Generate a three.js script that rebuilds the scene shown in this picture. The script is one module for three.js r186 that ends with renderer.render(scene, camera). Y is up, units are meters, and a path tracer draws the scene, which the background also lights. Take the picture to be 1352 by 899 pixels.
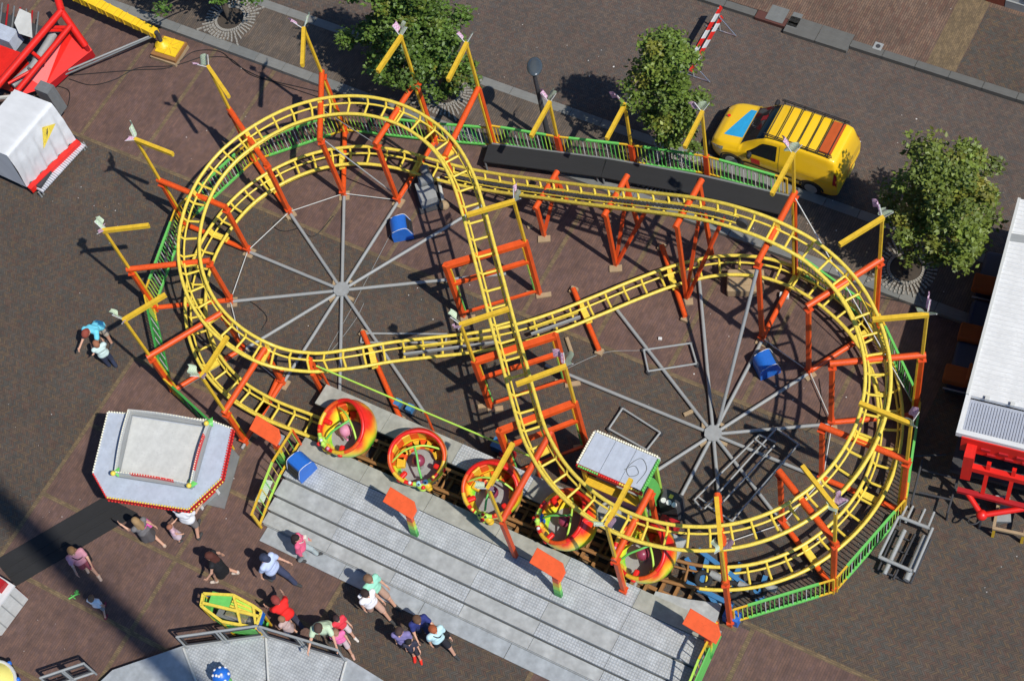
import * as THREE from 'three';
import { Sky } from 'three/addons/objects/Sky.js';
import { ImprovedNoise } from 'three/addons/math/ImprovedNoise.js';
import { mergeGeometries, toCreasedNormals } from 'three/addons/utils/BufferGeometryUtils.js';
import { RoundedBoxGeometry } from 'three/addons/geometries/RoundedBoxGeometry.js';

// ---------- camera (calibrated on the paving grid and the two 30-degree support rings) ----------
const scene = new THREE.Scene();
const F = 2324.93, TH = 0.5160, ROLL = -0.3066, YAW = 0.7648, HC = 42, OX = 15.977, OZ = 16.731, IW = 1352, IH = 899;
const V = (x, y, z) => new THREE.Vector3(x, y, z);
const spin = d => { const c = Math.cos(YAW), s = Math.sin(YAW); return V(d.x * c + d.z * s, d.y, -d.x * s + d.z * c); };
const cw = V(0, -Math.cos(TH), -Math.sin(TH)), cr0 = V(1, 0, 0), cu0 = cr0.clone().cross(cw);
const cr = cr0.clone().multiplyScalar(Math.cos(ROLL)).addScaledVector(cu0, Math.sin(ROLL));
const cu = cr0.clone().multiplyScalar(-Math.sin(ROLL)).addScaledVector(cu0, Math.cos(ROLL));
const camera = new THREE.PerspectiveCamera(2 * Math.atan(IH / 2 / F) * 180 / Math.PI, IW / IH, 0.5, 600);
camera.position.set(OX, HC, OZ);
camera.up.copy(spin(cu));
camera.lookAt(camera.position.clone().add(spin(cw)));
// photo pixel -> point at height h
function G(px, py, h = 0) {
  const d = spin(cw.clone().addScaledVector(cr, (px - IW / 2) / F).addScaledVector(cu, -(py - IH / 2) / F));
  return camera.position.clone().addScaledVector(d, (HC - h) / -d.y);
}

// ---------- light ----------
const SUN = V(0.58, 0.80, 0.146).normalize();
const sky = new Sky();
sky.scale.setScalar(450);
const su = sky.material.uniforms;
su.sunPosition.value.copy(SUN); su.turbidity.value = 7; su.rayleigh.value = 0.7; su.mieCoefficient.value = 0.004;
if (su.cloudCoverage) { su.cloudCoverage.value = 0.25; }
scene.add(sky); sky.name = 'sky'; sky.userData.kind = 'structure';
scene.environmentIntensity = 0.125;
const sun = new THREE.DirectionalLight(new THREE.Color(1, 0.94, 0.84), 4.5);
sun.position.copy(SUN).multiplyScalar(90); sun.target.position.set(0, 0, 0);
sun.castShadow = true; sun.shadow.radius = 1; sun.shadow.mapSize.set(4096, 4096);
Object.assign(sun.shadow.camera, { left: -40, right: 40, top: 40, bottom: -40, near: 1, far: 200 });
scene.add(sun, sun.target);
const renderer = new THREE.WebGLRenderer({ antialias: true });
renderer.setSize(1024, 680);
renderer.toneMapping = THREE.LinearToneMapping; renderer.toneMappingExposure = 1.0;
renderer.shadowMap.enabled = true;

// ---------- helpers ----------
let seed = 7;
const rnd = () => { seed = (seed * 1664525 + 1013904223) >>> 0; return seed / 4294967296; };
const rr = (a, b) => a + (b - a) * rnd();
const noi = new ImprovedNoise();
const fbm = (x, y, z = 0, o = 4) => { let s = 0, a = 0.5; for (let i = 0; i < o; i++) { s += a * noi.noise(x, y, z + i * 7.3); x *= 2; y *= 2; a *= 0.5; } return s; };
const used = {};
function numbered(n) { const k = used[n] = (used[n] ?? -1) + 1; return k ? n + '_' + String(k).padStart(3, '0') : n; }
function tag(o, label, category, group, kind) { if (label) o.userData.label = label; if (category) o.userData.category = category; if (group) o.userData.group = group; if (kind) o.userData.kind = kind; return o; }
function thing(name, label, category, pos = [0, 0, 0], turn = 0, group) {
  const o = new THREE.Group(); o.name = numbered(name); o.position.set(...pos); o.rotation.y = turn; scene.add(o);
  return tag(o, label, category, group);
}
function part(name, parent) { const g = new THREE.Group(); g.name = name; parent.add(g); return g; }
function mesh(name, geo, mat, parent, pos, rot) {
  const m = new THREE.Mesh(geo, mat); m.name = name; if (pos) m.position.set(...pos); if (rot) m.rotation.set(...rot);
  (parent || scene).add(m); return m;
}
const UCYL = new THREE.CylinderGeometry(1, 1, 1, 8), UBOX = new THREE.BoxGeometry(1, 1, 1);
const UY = V(0, 1, 0), UX = V(1, 0, 0);
const P3 = p => Array.isArray(p) ? V(...p) : p;
function bar(name, a, b, r, mat, parent) {
  a = P3(a); b = P3(b); const m = new THREE.Mesh(UCYL, mat); m.name = name; const d = b.clone().sub(a), l = d.length();
  m.position.copy(a).addScaledVector(d, 0.5); m.quaternion.setFromUnitVectors(UY, d.divideScalar(l)); m.scale.set(r, l, r); (parent || scene).add(m); return m;
}
function basis(d) { const x = d.clone().normalize(); let z = x.clone().cross(UY); if (z.length() < 1e-4) z = V(0, 0, 1); z.normalize(); return new THREE.Matrix4().makeBasis(x, z.clone().cross(x), z); }
function beam(name, a, b, w, h, mat, parent) {
  a = P3(a); b = P3(b); const d = b.clone().sub(a), m = new THREE.Mesh(UBOX, mat); m.name = name;
  m.position.copy(a).addScaledVector(d, 0.5); m.quaternion.setFromRotationMatrix(basis(d)); m.scale.set(d.length(), h, w); (parent || scene).add(m); return m;
}
function box(name, x, y, z, w, h, d, mat, parent, ry = 0) { const m = mesh(name, UBOX, mat, parent, [x, y, z], [0, ry, 0]); m.scale.set(w, h, d); return m; }
function gBar(a, b, r, seg = 6) { a = P3(a); b = P3(b); const d = b.clone().sub(a), l = d.length(); const g = new THREE.CylinderGeometry(r, r, l, seg); g.applyQuaternion(new THREE.Quaternion().setFromUnitVectors(UY, d.divideScalar(l))); g.translate((a.x + b.x) / 2, (a.y + b.y) / 2, (a.z + b.z) / 2); return g; }
function gBox(x, y, z, w, h, d, ry = 0) { const g = new THREE.BoxGeometry(w, h, d); if (ry) g.rotateY(ry); g.translate(x, y, z); return g; }
function tubeGeo(pts, r, seg, rad = 6, closed = false) { const c = pts.getPoint ? pts : new THREE.CatmullRomCurve3(pts.map(P3), closed); return new THREE.TubeGeometry(c, seg || pts.length * 6, r, rad, closed); }
// flat polygon in world xz (list of [x,z]) extruded upwards
function slab(pts, y0, y1) { const s = new THREE.Shape(pts.map(p => new THREE.Vector2(p[0], -p[1]))); const g = new THREE.ExtrudeGeometry(s, { depth: y1 - y0, bevelEnabled: false }); g.rotateX(-Math.PI / 2); g.translate(0, y0, 0); return g; }
// textures
function tex(n, fn, srgb = true, m = n) {
  const d = new Uint8Array(n * m * 4);
  for (let j = 0; j < m; j++) for (let i = 0; i < n; i++) { const c = fn(i / n, j / m, i, j), k = (j * n + i) * 4; for (let q = 0; q < 3; q++) d[k + q] = Math.max(0, Math.min(255, c[q])); d[k + 3] = 255; }
  const t = new THREE.DataTexture(d, n, m, THREE.RGBAFormat); t.wrapS = t.wrapT = THREE.RepeatWrapping; t.magFilter = THREE.LinearFilter; t.minFilter = THREE.LinearMipmapLinearFilter; t.generateMipmaps = true;
  if (srgb) t.colorSpace = THREE.SRGBColorSpace; t.needsUpdate = true; return t;
}
// tileable value noise
function tnoise(n, oct, sd) {
  const lat = []; let s = sd * 9301 + 49297; const rn = () => { s = (s * 1103515245 + 12345) >>> 0; return (s >>> 8) / 16777216; };
  for (let o = 0; o < oct; o++) { const p = n << o, a = new Float32Array(p * p); for (let i = 0; i < p * p; i++) a[i] = rn(); lat.push(a); }
  return (u, v) => { let r = 0, amp = 0.5, tot = 0; for (let o = 0; o < oct; o++) { const p = n << o, x = ((u % 1) + 1) % 1 * p, y = ((v % 1) + 1) % 1 * p, i = Math.floor(x), j = Math.floor(y), fx = x - i, fy = y - j, a = lat[o], i1 = (i + 1) % p, j1 = (j + 1) % p; const sx = fx * fx * (3 - 2 * fx), sy = fy * fy * (3 - 2 * fy); r += amp * ((a[(j % p) * p + i % p] * (1 - sx) + a[(j % p) * p + i1] * sx) * (1 - sy) + (a[j1 * p + i % p] * (1 - sx) + a[j1 * p + i1] * sx) * sy); tot += amp; amp *= 0.5; } return r / tot; };
}
const N1 = tnoise(6, 5, 3), N2 = tnoise(16, 4, 11);
// worn paint: light speckle and scuffs, multiplied with the paint colour
const wearTex = tex(256, (u, v) => { const a = N1(u, v), b = N2(u * 1, v * 1); let k = 241 + 26 * (a - 0.5) + 16 * (b - 0.5); if (b > 0.74) k -= 14; return [k, k, k]; });
// chipped ride paint: scuffs, grease spots and bare chips
const chipTex = tex(512, (u, v) => { const a = N1(u * 2, v * 2), b = N2(u * 3, v * 3), c = N2(u * 5 + 0.3, v * 5 + 0.7); let k = 238 + 40 * (a - 0.5) + 22 * (b - 0.5), r = 0; if (c > 0.7) { k -= 60; r = 10; } if (b > 0.73) k -= 40; return [k + r, k, k - r]; });
const roughTex = tex(128, (u, v) => { const k = 120 + 120 * N2(u, v); return [k, k, k]; }, false);
const lin = (r, g, b) => new THREE.Color().setRGB(r, g, b);
function paint(r, g, b, rough = 0.45, metal = 0, worn = true) { return new THREE.MeshStandardMaterial({ color: lin(r, g, b), roughness: rough, metalness: metal, map: worn ? wearTex : null, side: THREE.DoubleSide }); }
const chip = m => { m.map = chipTex; return m; };
const M = {
  yellow: chip(paint(0.95, 0.72, 0.09, 0.42)), yellow2: chip(paint(0.88, 0.55, 0.035, 0.45)), orange: chip(paint(0.88, 0.105, 0.013, 0.45)), orange2: paint(0.70, 0.075, 0.012, 0.5), signOrange: paint(0.95, 0.13, 0.03, 0.6),
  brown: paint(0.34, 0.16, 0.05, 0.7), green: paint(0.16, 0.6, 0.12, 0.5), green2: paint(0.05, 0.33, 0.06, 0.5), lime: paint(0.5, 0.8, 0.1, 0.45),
  galv: paint(0.36, 0.37, 0.36, 0.6, 0.1), galvDark: paint(0.2, 0.21, 0.21, 0.6, 0.1), white: paint(0.74, 0.74, 0.72, 0.6), offwhite: paint(0.62, 0.62, 0.58, 0.75), roofBlue: paint(0.50, 0.55, 0.63, 0.5),
  black: paint(0.018, 0.018, 0.02, 0.75), dark: paint(0.05, 0.05, 0.055, 0.8), rubber: paint(0.02, 0.02, 0.021, 0.85, 0, true), red: paint(0.80, 0.02, 0.012, 0.4), red2: paint(0.45, 0.01, 0.015, 0.5), blue: paint(0.02, 0.16, 0.62, 0.4), blueMach: paint(0.05, 0.2, 0.42, 0.5), wood: paint(0.42, 0.3, 0.17, 0.85), pink: paint(0.75, 0.3, 0.42, 0.6),
  glass: new THREE.MeshPhysicalMaterial({ color: lin(0.012, 0.014, 0.016), roughness: 0.08, metalness: 0, specularIntensity: 0.6 }), chrome: paint(0.75, 0.75, 0.76, 0.2, 0.9, false), steelPlate: paint(0.5, 0.52, 0.54, 0.5, 0.2),
  cable: paint(0.012, 0.012, 0.013, 0.6, 0, false), skin: new THREE.MeshStandardMaterial({ color: lin(0.55, 0.31, 0.21), roughness: 0.6 }),
};

// ---------- ground: plaza paving, kerbs, road, pavements ----------
function herring(n, cells, L, pal, joint) { // n px, cells across, brick aspect L
  const px = n / cells, hash = (a, b) => { let h = (a * 374761393 + b * 668265263) >>> 0; h = ((h ^ (h >>> 13)) * 1274126177) >>> 0; return ((h ^ (h >>> 16)) >>> 0) / 4294967296; };
  return tex(n, (u, v) => {
    const x = u * cells, y = v * cells, i = Math.floor(x), j = Math.floor(y), P = 2 * L; let k = (((i - j) % P) + P) % P, bi, bj, e;
    if (k < L) { bi = i - k; bj = j; const lx = x - bi, ly = y - bj; e = Math.min(lx, L - lx, ly, 1 - ly); } else { bi = i; bj = j - (P - 1 - k); const lx = x - bi, ly = y - bj; e = Math.min(ly, L - ly, lx, 1 - lx); }
    const w = (a, m) => ((a % m) + m) % m, h = hash(w(bi, cells) + (k < L ? 0 : 991), w(bj, cells)), c = pal[Math.floor(h * pal.length)], g = 1 + 0.18 * (N2(u * 3, v * 3) - 0.5) + 0.08 * (N1(u, v) - 0.5);
    return e < joint ? [58 * g, 51 * g, 45 * g] : [c[0] * g, c[1] * g, c[2] * g];
  });
}
function rows(n, nx, ny, pal, joint, jc = [60, 52, 46]) { // running bond
  return tex(n, (u, v, i, j) => { const y = v * ny, r = Math.floor(y), x = u * nx + (r % 2) * 0.5, c0 = Math.floor(x), fx = x - c0, fy = y - r; const h = Math.abs(Math.sin((((c0 % nx) + nx) % nx) * 127.1 + r * 311.7) * 43758.5453) % 1, c = pal[Math.floor(h * pal.length)], g = 1 + 0.25 * (N2(u * 2, v * 2) - 0.5) + 0.22 * (N1(u, v) - 0.5); return (fy < joint || fy > 1 - joint || fx < joint * 0.4) ? jc.map(q => q * g) : c.map(q => q * g); });
}
const tHer = herring(1024, 72, 3, [[89, 78, 67], [82, 74, 66], [94, 80, 68], [77, 74, 69], [97, 83, 66], [91, 73, 63], [79, 78, 73], [87, 80, 73], [83, 71, 64]], 0.09);
const tRoad = herring(1024, 72, 3, [[94, 84, 77], [88, 79, 74], [98, 85, 76], [84, 79, 76], [96, 80, 73], [87, 83, 80], [100, 89, 80]], 0.08);
const tRed = rows(1024, 20, 60, [[103, 81, 73], [107, 83, 74], [98, 77, 71], [102, 81, 76], [109, 85, 75]], 0.08, [84, 69, 63]);
const tPave = rows(1024, 20, 60, [[112, 91, 78], [119, 96, 80], [104, 86, 75], [115, 96, 82], [108, 83, 71]], 0.12, [80, 67, 58]);
const tWalk = rows(1024, 20, 60, [[98, 89, 79], [93, 85, 77], [104, 92, 81], [90, 83, 77]], 0.1, [68, 62, 56]);
const tYel = rows(512, 12, 30, [[116, 100, 74], [109, 95, 72], [121, 104, 78], [104, 90, 69]], 0.1, [92, 80, 62]);
const stain = (x, z) => 0.97 + 0.15 * fbm(x * 0.22, z * 0.22, 3.1) + 0.13 * fbm(x * 0.9, z * 0.9, 9.7);
function sheet(name, x0, z0, x1, z1, y, map, size, parent, step = 0.5, rot = 0, tint = 1) {
  const nx = Math.max(1, Math.round((x1 - x0) / step)), nz = Math.max(1, Math.round((z1 - z0) / step));
  const g = new THREE.PlaneGeometry(x1 - x0, z1 - z0, nx, nz); g.rotateX(-Math.PI / 2); g.translate((x0 + x1) / 2, y, (z0 + z1) / 2);
  const p = g.attributes.position, uv = g.attributes.uv, col = new Float32Array(p.count * 3), c = Math.cos(rot), s = Math.sin(rot);
  for (let i = 0; i < p.count; i++) { const x = p.getX(i), z = p.getZ(i); uv.setXY(i, (x * c - z * s) / size, (x * s + z * c) / size); const k = tint * stain(x, z); col[i * 3] = k; col[i * 3 + 1] = k * 0.955; col[i * 3 + 2] = k * 0.92; }
  g.setAttribute('color', new THREE.BufferAttribute(col, 3));
  const mt = sheet.cache.get(map) || new THREE.MeshStandardMaterial({ map, vertexColors: true, roughness: 0.9 }); sheet.cache.set(map, mt);
  return mesh(name, g, mt, parent);
}
sheet.cache = new Map();
{
  const far = sheet('ground', -260, -260, 260, 260, -0.02, tHer, 3.6, scene, 20, 0.785); far.userData.kind = 'structure';
  const plaza = part('plaza', scene); plaza.userData.kind = 'structure';
  sheet('herringbone_paving', -34, -5.75, 34, 34, 0, tHer, 3.6, plaza, 0.5, 0.785);
  // red paving bays between yellow brick strips (2.22 m grid)
  const Y1 = 0.004, Y2 = 0.008, p = 2.222;
  for (let i = -10; i < 7; i++) { const x = -5.09 + i * p; sheet('red_paving_bay', x, -5.75, x + p, -1.3, Y1, tRed, 4, plaza, 0.4, 1.57); sheet('yellow_brick_strip', x - 0.06, -5.75, x + 0.06, -1.36, Y2, tYel, 1.5, plaza, 1); }
  sheet('yellow_brick_strip', -27.4, -1.36, 10.5, -1.24, Y2, tYel, 1.5, plaza, 1);
  const xs = [-10.2, -5.65, -1.18];
  const zs = [4.42, 6.7, 9.0, 11.22, 13.4, 15.6, 17.8];
  for (let a = 0; a < 2; a++) for (let b = 0; b < 6; b++) sheet('red_paving_bay', xs[a], zs[b], xs[a + 1], zs[b + 1], Y1, tRed, 4, plaza, 0.4, 1.57);
  for (const x of xs) sheet('yellow_brick_strip', x - 0.06, 4.36, x + 0.06, 17.8, Y2, tYel, 1.5, plaza, 1);
  for (const z of zs) sheet('yellow_brick_strip', -10.14, z - 0.06, z === 4.42 ? 8.5 : -1.24, z + 0.06, Y2 + (z === 4.42 ? 0.002 : 0.001), tYel, 1.5, plaza, 1);
  // right-hand southern bays
  sheet('red_paving_bay', 4.4, 4.3, 8.85, 16, Y1, tRed, 4, plaza, 0.4, 1.57); sheet('red_paving_bay', 8.85, 4.2, 26, 16, Y1 + 0.001, tRed, 4, plaza, 0.4, 1.57);
  sheet('yellow_brick_strip', 8.56, 4.1, 26, 4.22, Y2, tYel, 1.5, plaza, 1); sheet('yellow_brick_strip', 8.8, 4.24, 8.92, 16, Y2 + 0.001, tYel, 1.5, plaza, 1); sheet('yellow_brick_strip', 4.34, 4.5, 4.46, 16, Y2 + 0.001, tYel, 1.5, plaza, 1);
  // raised pavement strip with kerb, road, far kerb and pavement
  const pav = part('pavement', scene); pav.userData.kind = 'structure'; const H = 0.12;
  sheet('brick_walk', -34, -7.66, 34, -6.08, H, tWalk, 4, pav, 0.4, 1.57);
  const kerbMat = new THREE.MeshStandardMaterial({ color: lin(0.215, 0.215, 0.2), map: wearTex, roughness: 0.9 }), kerbMat2 = new THREE.MeshStandardMaterial({ color: lin(0.18, 0.185, 0.175), map: wearTex, roughness: 0.9 });
  const kerb = part('kerb', scene); kerb.userData.kind = 'structure';
  for (let i = 0; i < 36; i++) { const x = -22.5 + i; box('kerb_stone', x + 0.5, H / 2 - 0.02 + rr(-0.003, 0.003), -5.92, 0.985, H + 0.05, 0.31, i % 3 ? kerbMat : kerbMat2, kerb); }
  for (let i = 0; i < 36; i++) { const x = -22.5 + i; box('kerb_stone', x + 0.5, H / 2 - 0.02 + rr(-0.003, 0.003), -7.8, 0.985, H + 0.05, 0.28, i % 4 ? kerbMat : kerbMat2, kerb); }
  const road = sheet('road', -60, -12.95, 60, -7.94, 0.006, tRoad, 3.6, scene, 0.5, 0.785); road.userData.kind = 'structure';
  const fp = part('far_pavement', scene); fp.userData.kind = 'structure';
  const farKerb = new THREE.MeshStandardMaterial({ color: lin(0.135, 0.132, 0.12), map: wearTex, roughness: 0.95 });
  const far1 = sheet('brick_walk', -40, -24, 40, -13.2, 0.13, tPave, 4, fp, 0.4, 1.57);
  sheet('ochre_brick_band', 6.25, -15.95, 7.12, -13.22, 0.134, tYel, 1.6, fp, 0.4, 1.57, 1.05);
  sheet('dark_brick_bay', 7.13, -15.75, 40, -13.22, 0.134, tHer, 3.6, fp, 0.4, 0.785);
  for (let i = 0; i < 30; i++) { const x = -10 + i * 1.0, z = -13.02 - 0.004 * i; if (i === 11) { box('drain_inlet', x + 0.5, 0.05, z, 0.96, 0.16, 0.3, paint(0.11, 0.04, 0.03, 0.9), fp); continue; } box('kerb_stone', x + 0.5, 0.055, z, 0.985, 0.17, i === 12 || i === 13 ? 0.62 : 0.24, farKerb, fp); }
  for (const [px, py, w] of [[1025, 22, 0.55], [1048, 30, 0.3]]) { const q = G(px, py, 0.13); box('kerb_stone', q.x, 0.085, q.z - 0.1, w, 0.11, 0.55, kerbMat2, fp); }
  const dq = G(1160, 61, 0.14); box('drain_cover', dq.x, 0.138, dq.z, 0.26, 0.02, 0.26, M.galv, fp); mesh('drain_lid', new THREE.CylinderGeometry(0.07, 0.07, 0.024, 14), M.dark, fp, [dq.x, 0.142, dq.z]);
  // scraps of paper and dirt lying on the paving
  const gs = []; for (let i = 0; i < 210; i++) { const cl = Math.floor(i / 5) * 1.0, hx = Math.abs(Math.sin(cl * 12.9) * 4375.8) % 1, hy = Math.abs(Math.sin(cl * 78.2) * 9631.4) % 1, q = G(hx * 1352 + rr(-45, 45), hy * 899 + rr(-45, 45), 0); const s = rr(0.006, 0.02) * (rnd() < 0.12 ? 2 : 1), g = new THREE.CircleGeometry(s, 5); const pp = g.attributes.position; for (let k = 1; k < pp.count; k++) pp.setXY(k, pp.getX(k) * rr(0.5, 1.3), pp.getY(k) * rr(0.4, 1.2)); g.rotateX(-Math.PI / 2); g.rotateY(rr(0, 6)); const up = q.z < -5.7 && q.z > -7.95 ? 0.145 : q.z < -12.9 ? 0.15 : 0.016; g.translate(q.x, up, q.z); gs.push(g); }
  const lit = mesh('paper_litter', mergeGeometries(gs), new THREE.MeshStandardMaterial({ color: lin(0.62, 0.6, 0.57), roughness: 0.9, side: THREE.DoubleSide }), scene); tag(lit, 'scattered white paper scraps lying on the brick paving', 'litter', null, 'stuff');
}

// ---------- roller coaster ----------
const TP = [[-4.26,0.5,4.27],[-5.44,0.5,4.32],[-6.6,0.5,4.2],[-7.7,0.5,3.79],[-8.64,0.5,3.08],[-9.35,0.5,2.15],[-9.79,0.5,1.07],[-9.91,0.5,-0.1],[-9.74,0.5,-1.26],[-9.23,0.5,-2.31],[-8.45,0.5,-3.19],[-7.46,0.5,-3.81],[-6.33,0.5,-4.14],[-5.16,0.51,-4.25],[-4.0,0.64,-4.32],[-2.88,1.0,-4.33],[-1.82,1.5,-4.28],[-0.77,2.03,-4.21],[0.27,2.56,-4.14],[1.32,3.09,-4.09],[2.37,3.62,-4.04],[3.44,4.12,-4.0],[4.56,4.44,-3.98],[5.73,4.45,-3.99],[6.88,4.22,-3.91],[7.95,3.98,-3.5],[8.83,3.83,-2.75],[9.48,3.7,-1.78],[9.8,3.57,-0.66],[9.79,3.49,0.51],[9.48,3.45,1.64],[8.86,3.41,2.64],[7.99,3.36,3.41],[6.93,3.31,3.91],[5.78,3.27,4.12],[4.61,3.2,4.01],[3.51,3.12,3.61],[2.54,3.05,2.95],[1.72,2.98,2.11],[0.94,2.93,1.24],[0.15,2.93,0.37],[-0.63,2.96,-0.52],[-1.4,3.01,-1.4],[-2.18,3.07,-2.28],[-3.01,3.14,-3.11],[-3.99,3.2,-3.75],[-5.12,3.26,-4.05],[-6.29,3.27,-4.01],[-7.4,3.21,-3.65],[-8.35,3.13,-2.98],[-9.08,3.02,-2.06],[-9.55,2.89,-0.99],[-9.63,2.76,0.16],[-9.31,2.66,1.28],[-8.66,2.57,2.25],[-7.75,2.46,2.98],[-6.66,2.32,3.39],[-5.52,2.09,3.43],[-4.72,1.42,2.94],[-4.08,0.78,2.2],[-3.22,0.54,1.44],[-2.23,0.5,0.81],[-1.22,0.5,0.2],[-0.28,0.5,-0.5],[0.57,0.5,-1.31],[1.35,0.5,-2.19],[2.11,0.5,-3.08],[2.93,0.5,-3.93],[3.87,0.5,-4.63],[4.97,0.5,-5.02],[6.14,0.5,-5.02],[7.27,0.5,-4.69],[8.29,0.5,-4.12],[9.12,0.5,-3.29],[9.72,0.5,-2.28],[10.05,0.5,-1.16],[10.09,0.5,0.01],[9.82,0.5,1.15],[9.28,0.5,2.19],[8.47,0.5,3.04],[7.45,0.5,3.62],[6.31,0.5,3.88],[5.14,0.5,3.94],[3.96,0.5,3.98],[2.79,0.5,4.02],[1.61,0.5,4.06],[0.44,0.5,4.1],[-0.74,0.5,4.14],[-1.91,0.5,4.18],[-3.09,0.5,4.22]].map(p => V(...p));
const curve = new THREE.CatmullRomCurve3(TP, true, 'catmullrom', 0.5); curve.arcLengthDivisions = 1800;
const TL = curve.getLength(), CL = V(-5.72, 0, 0.13), CR = V(5.72, 0, -0.13);
function frameAt(u) { const p = curve.getPointAt(((u % 1) + 1) % 1), t = curve.getTangentAt(((u % 1) + 1) % 1); const s = t.clone().cross(UY).normalize(), n = s.clone().cross(t).normalize(); return { p, t, s, n }; }
{ const t = chipTex.clone(); t.repeat.set(90, 0.5); t.needsUpdate = true; M.rail = new THREE.MeshStandardMaterial({ color: lin(0.97, 0.74, 0.1), roughness: 0.38, map: t }); }
const coaster = thing('roller_coaster', 'yellow railed roller coaster looping twice in a figure of eight on orange supports', 'roller coaster');
{
  const track = part('track', coaster), GA = 0.3, NS = 900, SN = [];
  for (let i = 0; i <= NS; i++) SN.push(frameAt(i / NS));
  const inStation = q => q.p.y < 0.7 && q.p.z > 3.7 && q.p.x > -3.9 && q.p.x < 7.6;
  const rail = (name, ds, dn, r, rad) => { // split in yellow run and worn brown station run
    const runs = []; let cur = null;
    for (let i = 0; i <= NS; i++) { const st = inStation(SN[i]); if (!cur || cur.st !== st) { const nx = { st, pts: [] }; if (cur) nx.pts.push(cur.pts[cur.pts.length - 1]); runs.push(nx); cur = nx; } cur.pts.push(SN[i].p.clone().addScaledVector(SN[i].s, ds).addScaledVector(SN[i].n, dn)); }
    for (const q of runs) if (q.pts.length > 2) mesh(name, tubeGeo(new THREE.CatmullRomCurve3(q.pts), r, q.pts.length * 1, rad), q.st ? M.brown : M.rail, track);
  };
  rail('rail', GA, 0, 0.048, 8); rail('rail', -GA, 0, 0.048, 8); rail('chord', 0.2, -0.2, 0.031, 6); rail('chord', -0.2, -0.2, 0.031, 6);
  const tieG = mergeGeometries([gBar([0, 0, -GA], [0, -0.19, -0.2], 0.034), gBar([0, -0.19, -0.2], [0, -0.19, 0.2], 0.036), gBar([0, -0.19, 0.2], [0, 0, GA], 0.034)]);
  const nt = Math.round(TL / 0.53);
  for (let i = 0; i < nt; i++) { const q = frameAt(i / nt), m = new THREE.Mesh(tieG, inStation(q) ? M.brown : M.yellow); m.name = 'tie'; m.applyMatrix4(new THREE.Matrix4().makeBasis(q.t, q.n, q.s).setPosition(q.p)); track.add(m); }
  // lift chain trough
  const lp = [], U0 = 13.4 / 90, U1 = 22.2 / 90;
  const off = (ds, dn) => { const a = []; for (let i = 0; i <= 40; i++) { const q = frameAt(U0 + (U1 - U0) * i / 40); a.push(q.p.clone().addScaledVector(q.s, ds).addScaledVector(q.n, dn)); } return a; };
  mesh('chain_guide', tubeGeo(off(0.09, -0.1), 0.02, 80), M.yellow, track); mesh('chain_guide', tubeGeo(off(-0.09, -0.1), 0.02, 80), M.yellow, track);
  const links = []; for (let i = 0; i < 150; i++) { const q = frameAt(U0 + (U1 - U0) * i / 150), g = new THREE.BoxGeometry(0.045, 0.03, i % 2 ? 0.07 : 0.11); g.applyMatrix4(new THREE.Matrix4().makeBasis(q.t, q.n, q.s).setPosition(q.p.clone().addScaledVector(q.n, -0.09))); links.push(g); }
  tag(mesh('lift_chain', mergeGeometries(links), M.dark, track), null, null, null, 'stuff');
  { const q = frameAt(22.3 / 90), sp = mesh('sprocket', new THREE.CylinderGeometry(0.16, 0.16, 0.08, 14), M.dark, track); sp.applyMatrix4(new THREE.Matrix4().makeBasis(q.t, q.s, q.n.clone().negate()).setPosition(q.p.clone().addScaledVector(q.n, -0.18))); }
  // brake fins on the low straight
  for (const [a, b] of [[60.3, 62.6], [63.3, 64.5]]) for (const ds of [0.06, -0.12]) { const q0 = frameAt(a / 90), q1 = frameAt(b / 90); beam('brake_fin', q0.p.clone().addScaledVector(q0.s, ds + 0.02).addScaledVector(UY, -0.08), q1.p.clone().addScaledVector(q1.s, ds + 0.02).addScaledVector(UY, -0.08), 0.05, 0.1, ds > 0 ? M.galv : M.yellow, track); }
}
// supports
function trackNear(a, b, hmin, hmax) { // where the track crosses the vertical plane of a frame
  let best = null; for (let i = 0; i < 1200; i++) { const q = curve.getPointAt(i / 1200); if (q.y < hmin || q.y > hmax) continue; const d = b.clone().sub(a), l2 = d.x * d.x + d.z * d.z, t = ((q.x - a.x) * d.x + (q.z - a.z) * d.z) / l2; if (t < -0.1 || t > 1.1) continue; const e = Math.hypot(a.x + d.x * t - q.x, a.z + d.z * t - q.z); if (!best || e < best.e) best = { e, u: i / 1200 }; } return best && best.e < 0.4 ? frameAt(best.u) : null;
}
function saddle(par, q, yb) { if (!q) return; const s = q.s.clone().setY(0).normalize(), c = q.p.clone(); const top = c.y - 0.225; beam('saddle', c.clone().setY(top - 0.035).addScaledVector(s, 0.27), c.clone().setY(top - 0.035).addScaledVector(s, -0.27), 0.17, 0.06, M.yellow, par); for (const k of [-1, 1]) beam('saddle_bracket', c.clone().setY(top).addScaledVector(s, 0.24 * k), c.clone().setY(c.y).addScaledVector(s, 0.3 * k), 0.12, 0.03, M.yellow, par); if (top - 0.065 - yb > 0.02) beam('saddle_riser', c.clone().setY(yb), c.clone().setY(top - 0.065), 0.12, 0.12, M.yellow, par); }
const flagTexG = tex(64, (u, v) => { const k = (Math.floor(u * 9) + Math.floor(v * 9)) % 2; const n = 30 * N2(u * 2, v * 2); return k ? [178 + n, 205 + n, 160 + n] : [205 + n, 215 + n, 190 + n]; });
const flagTexP = tex(64, (u, v) => { const k = (Math.floor(u * 8) + Math.floor(v * 6)) % 2; const n = 30 * N2(u * 2, v * 2); return k ? [190 + n, 140 + n, 170 + n] : [215 + n, 180 + n, 195 + n]; });
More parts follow.
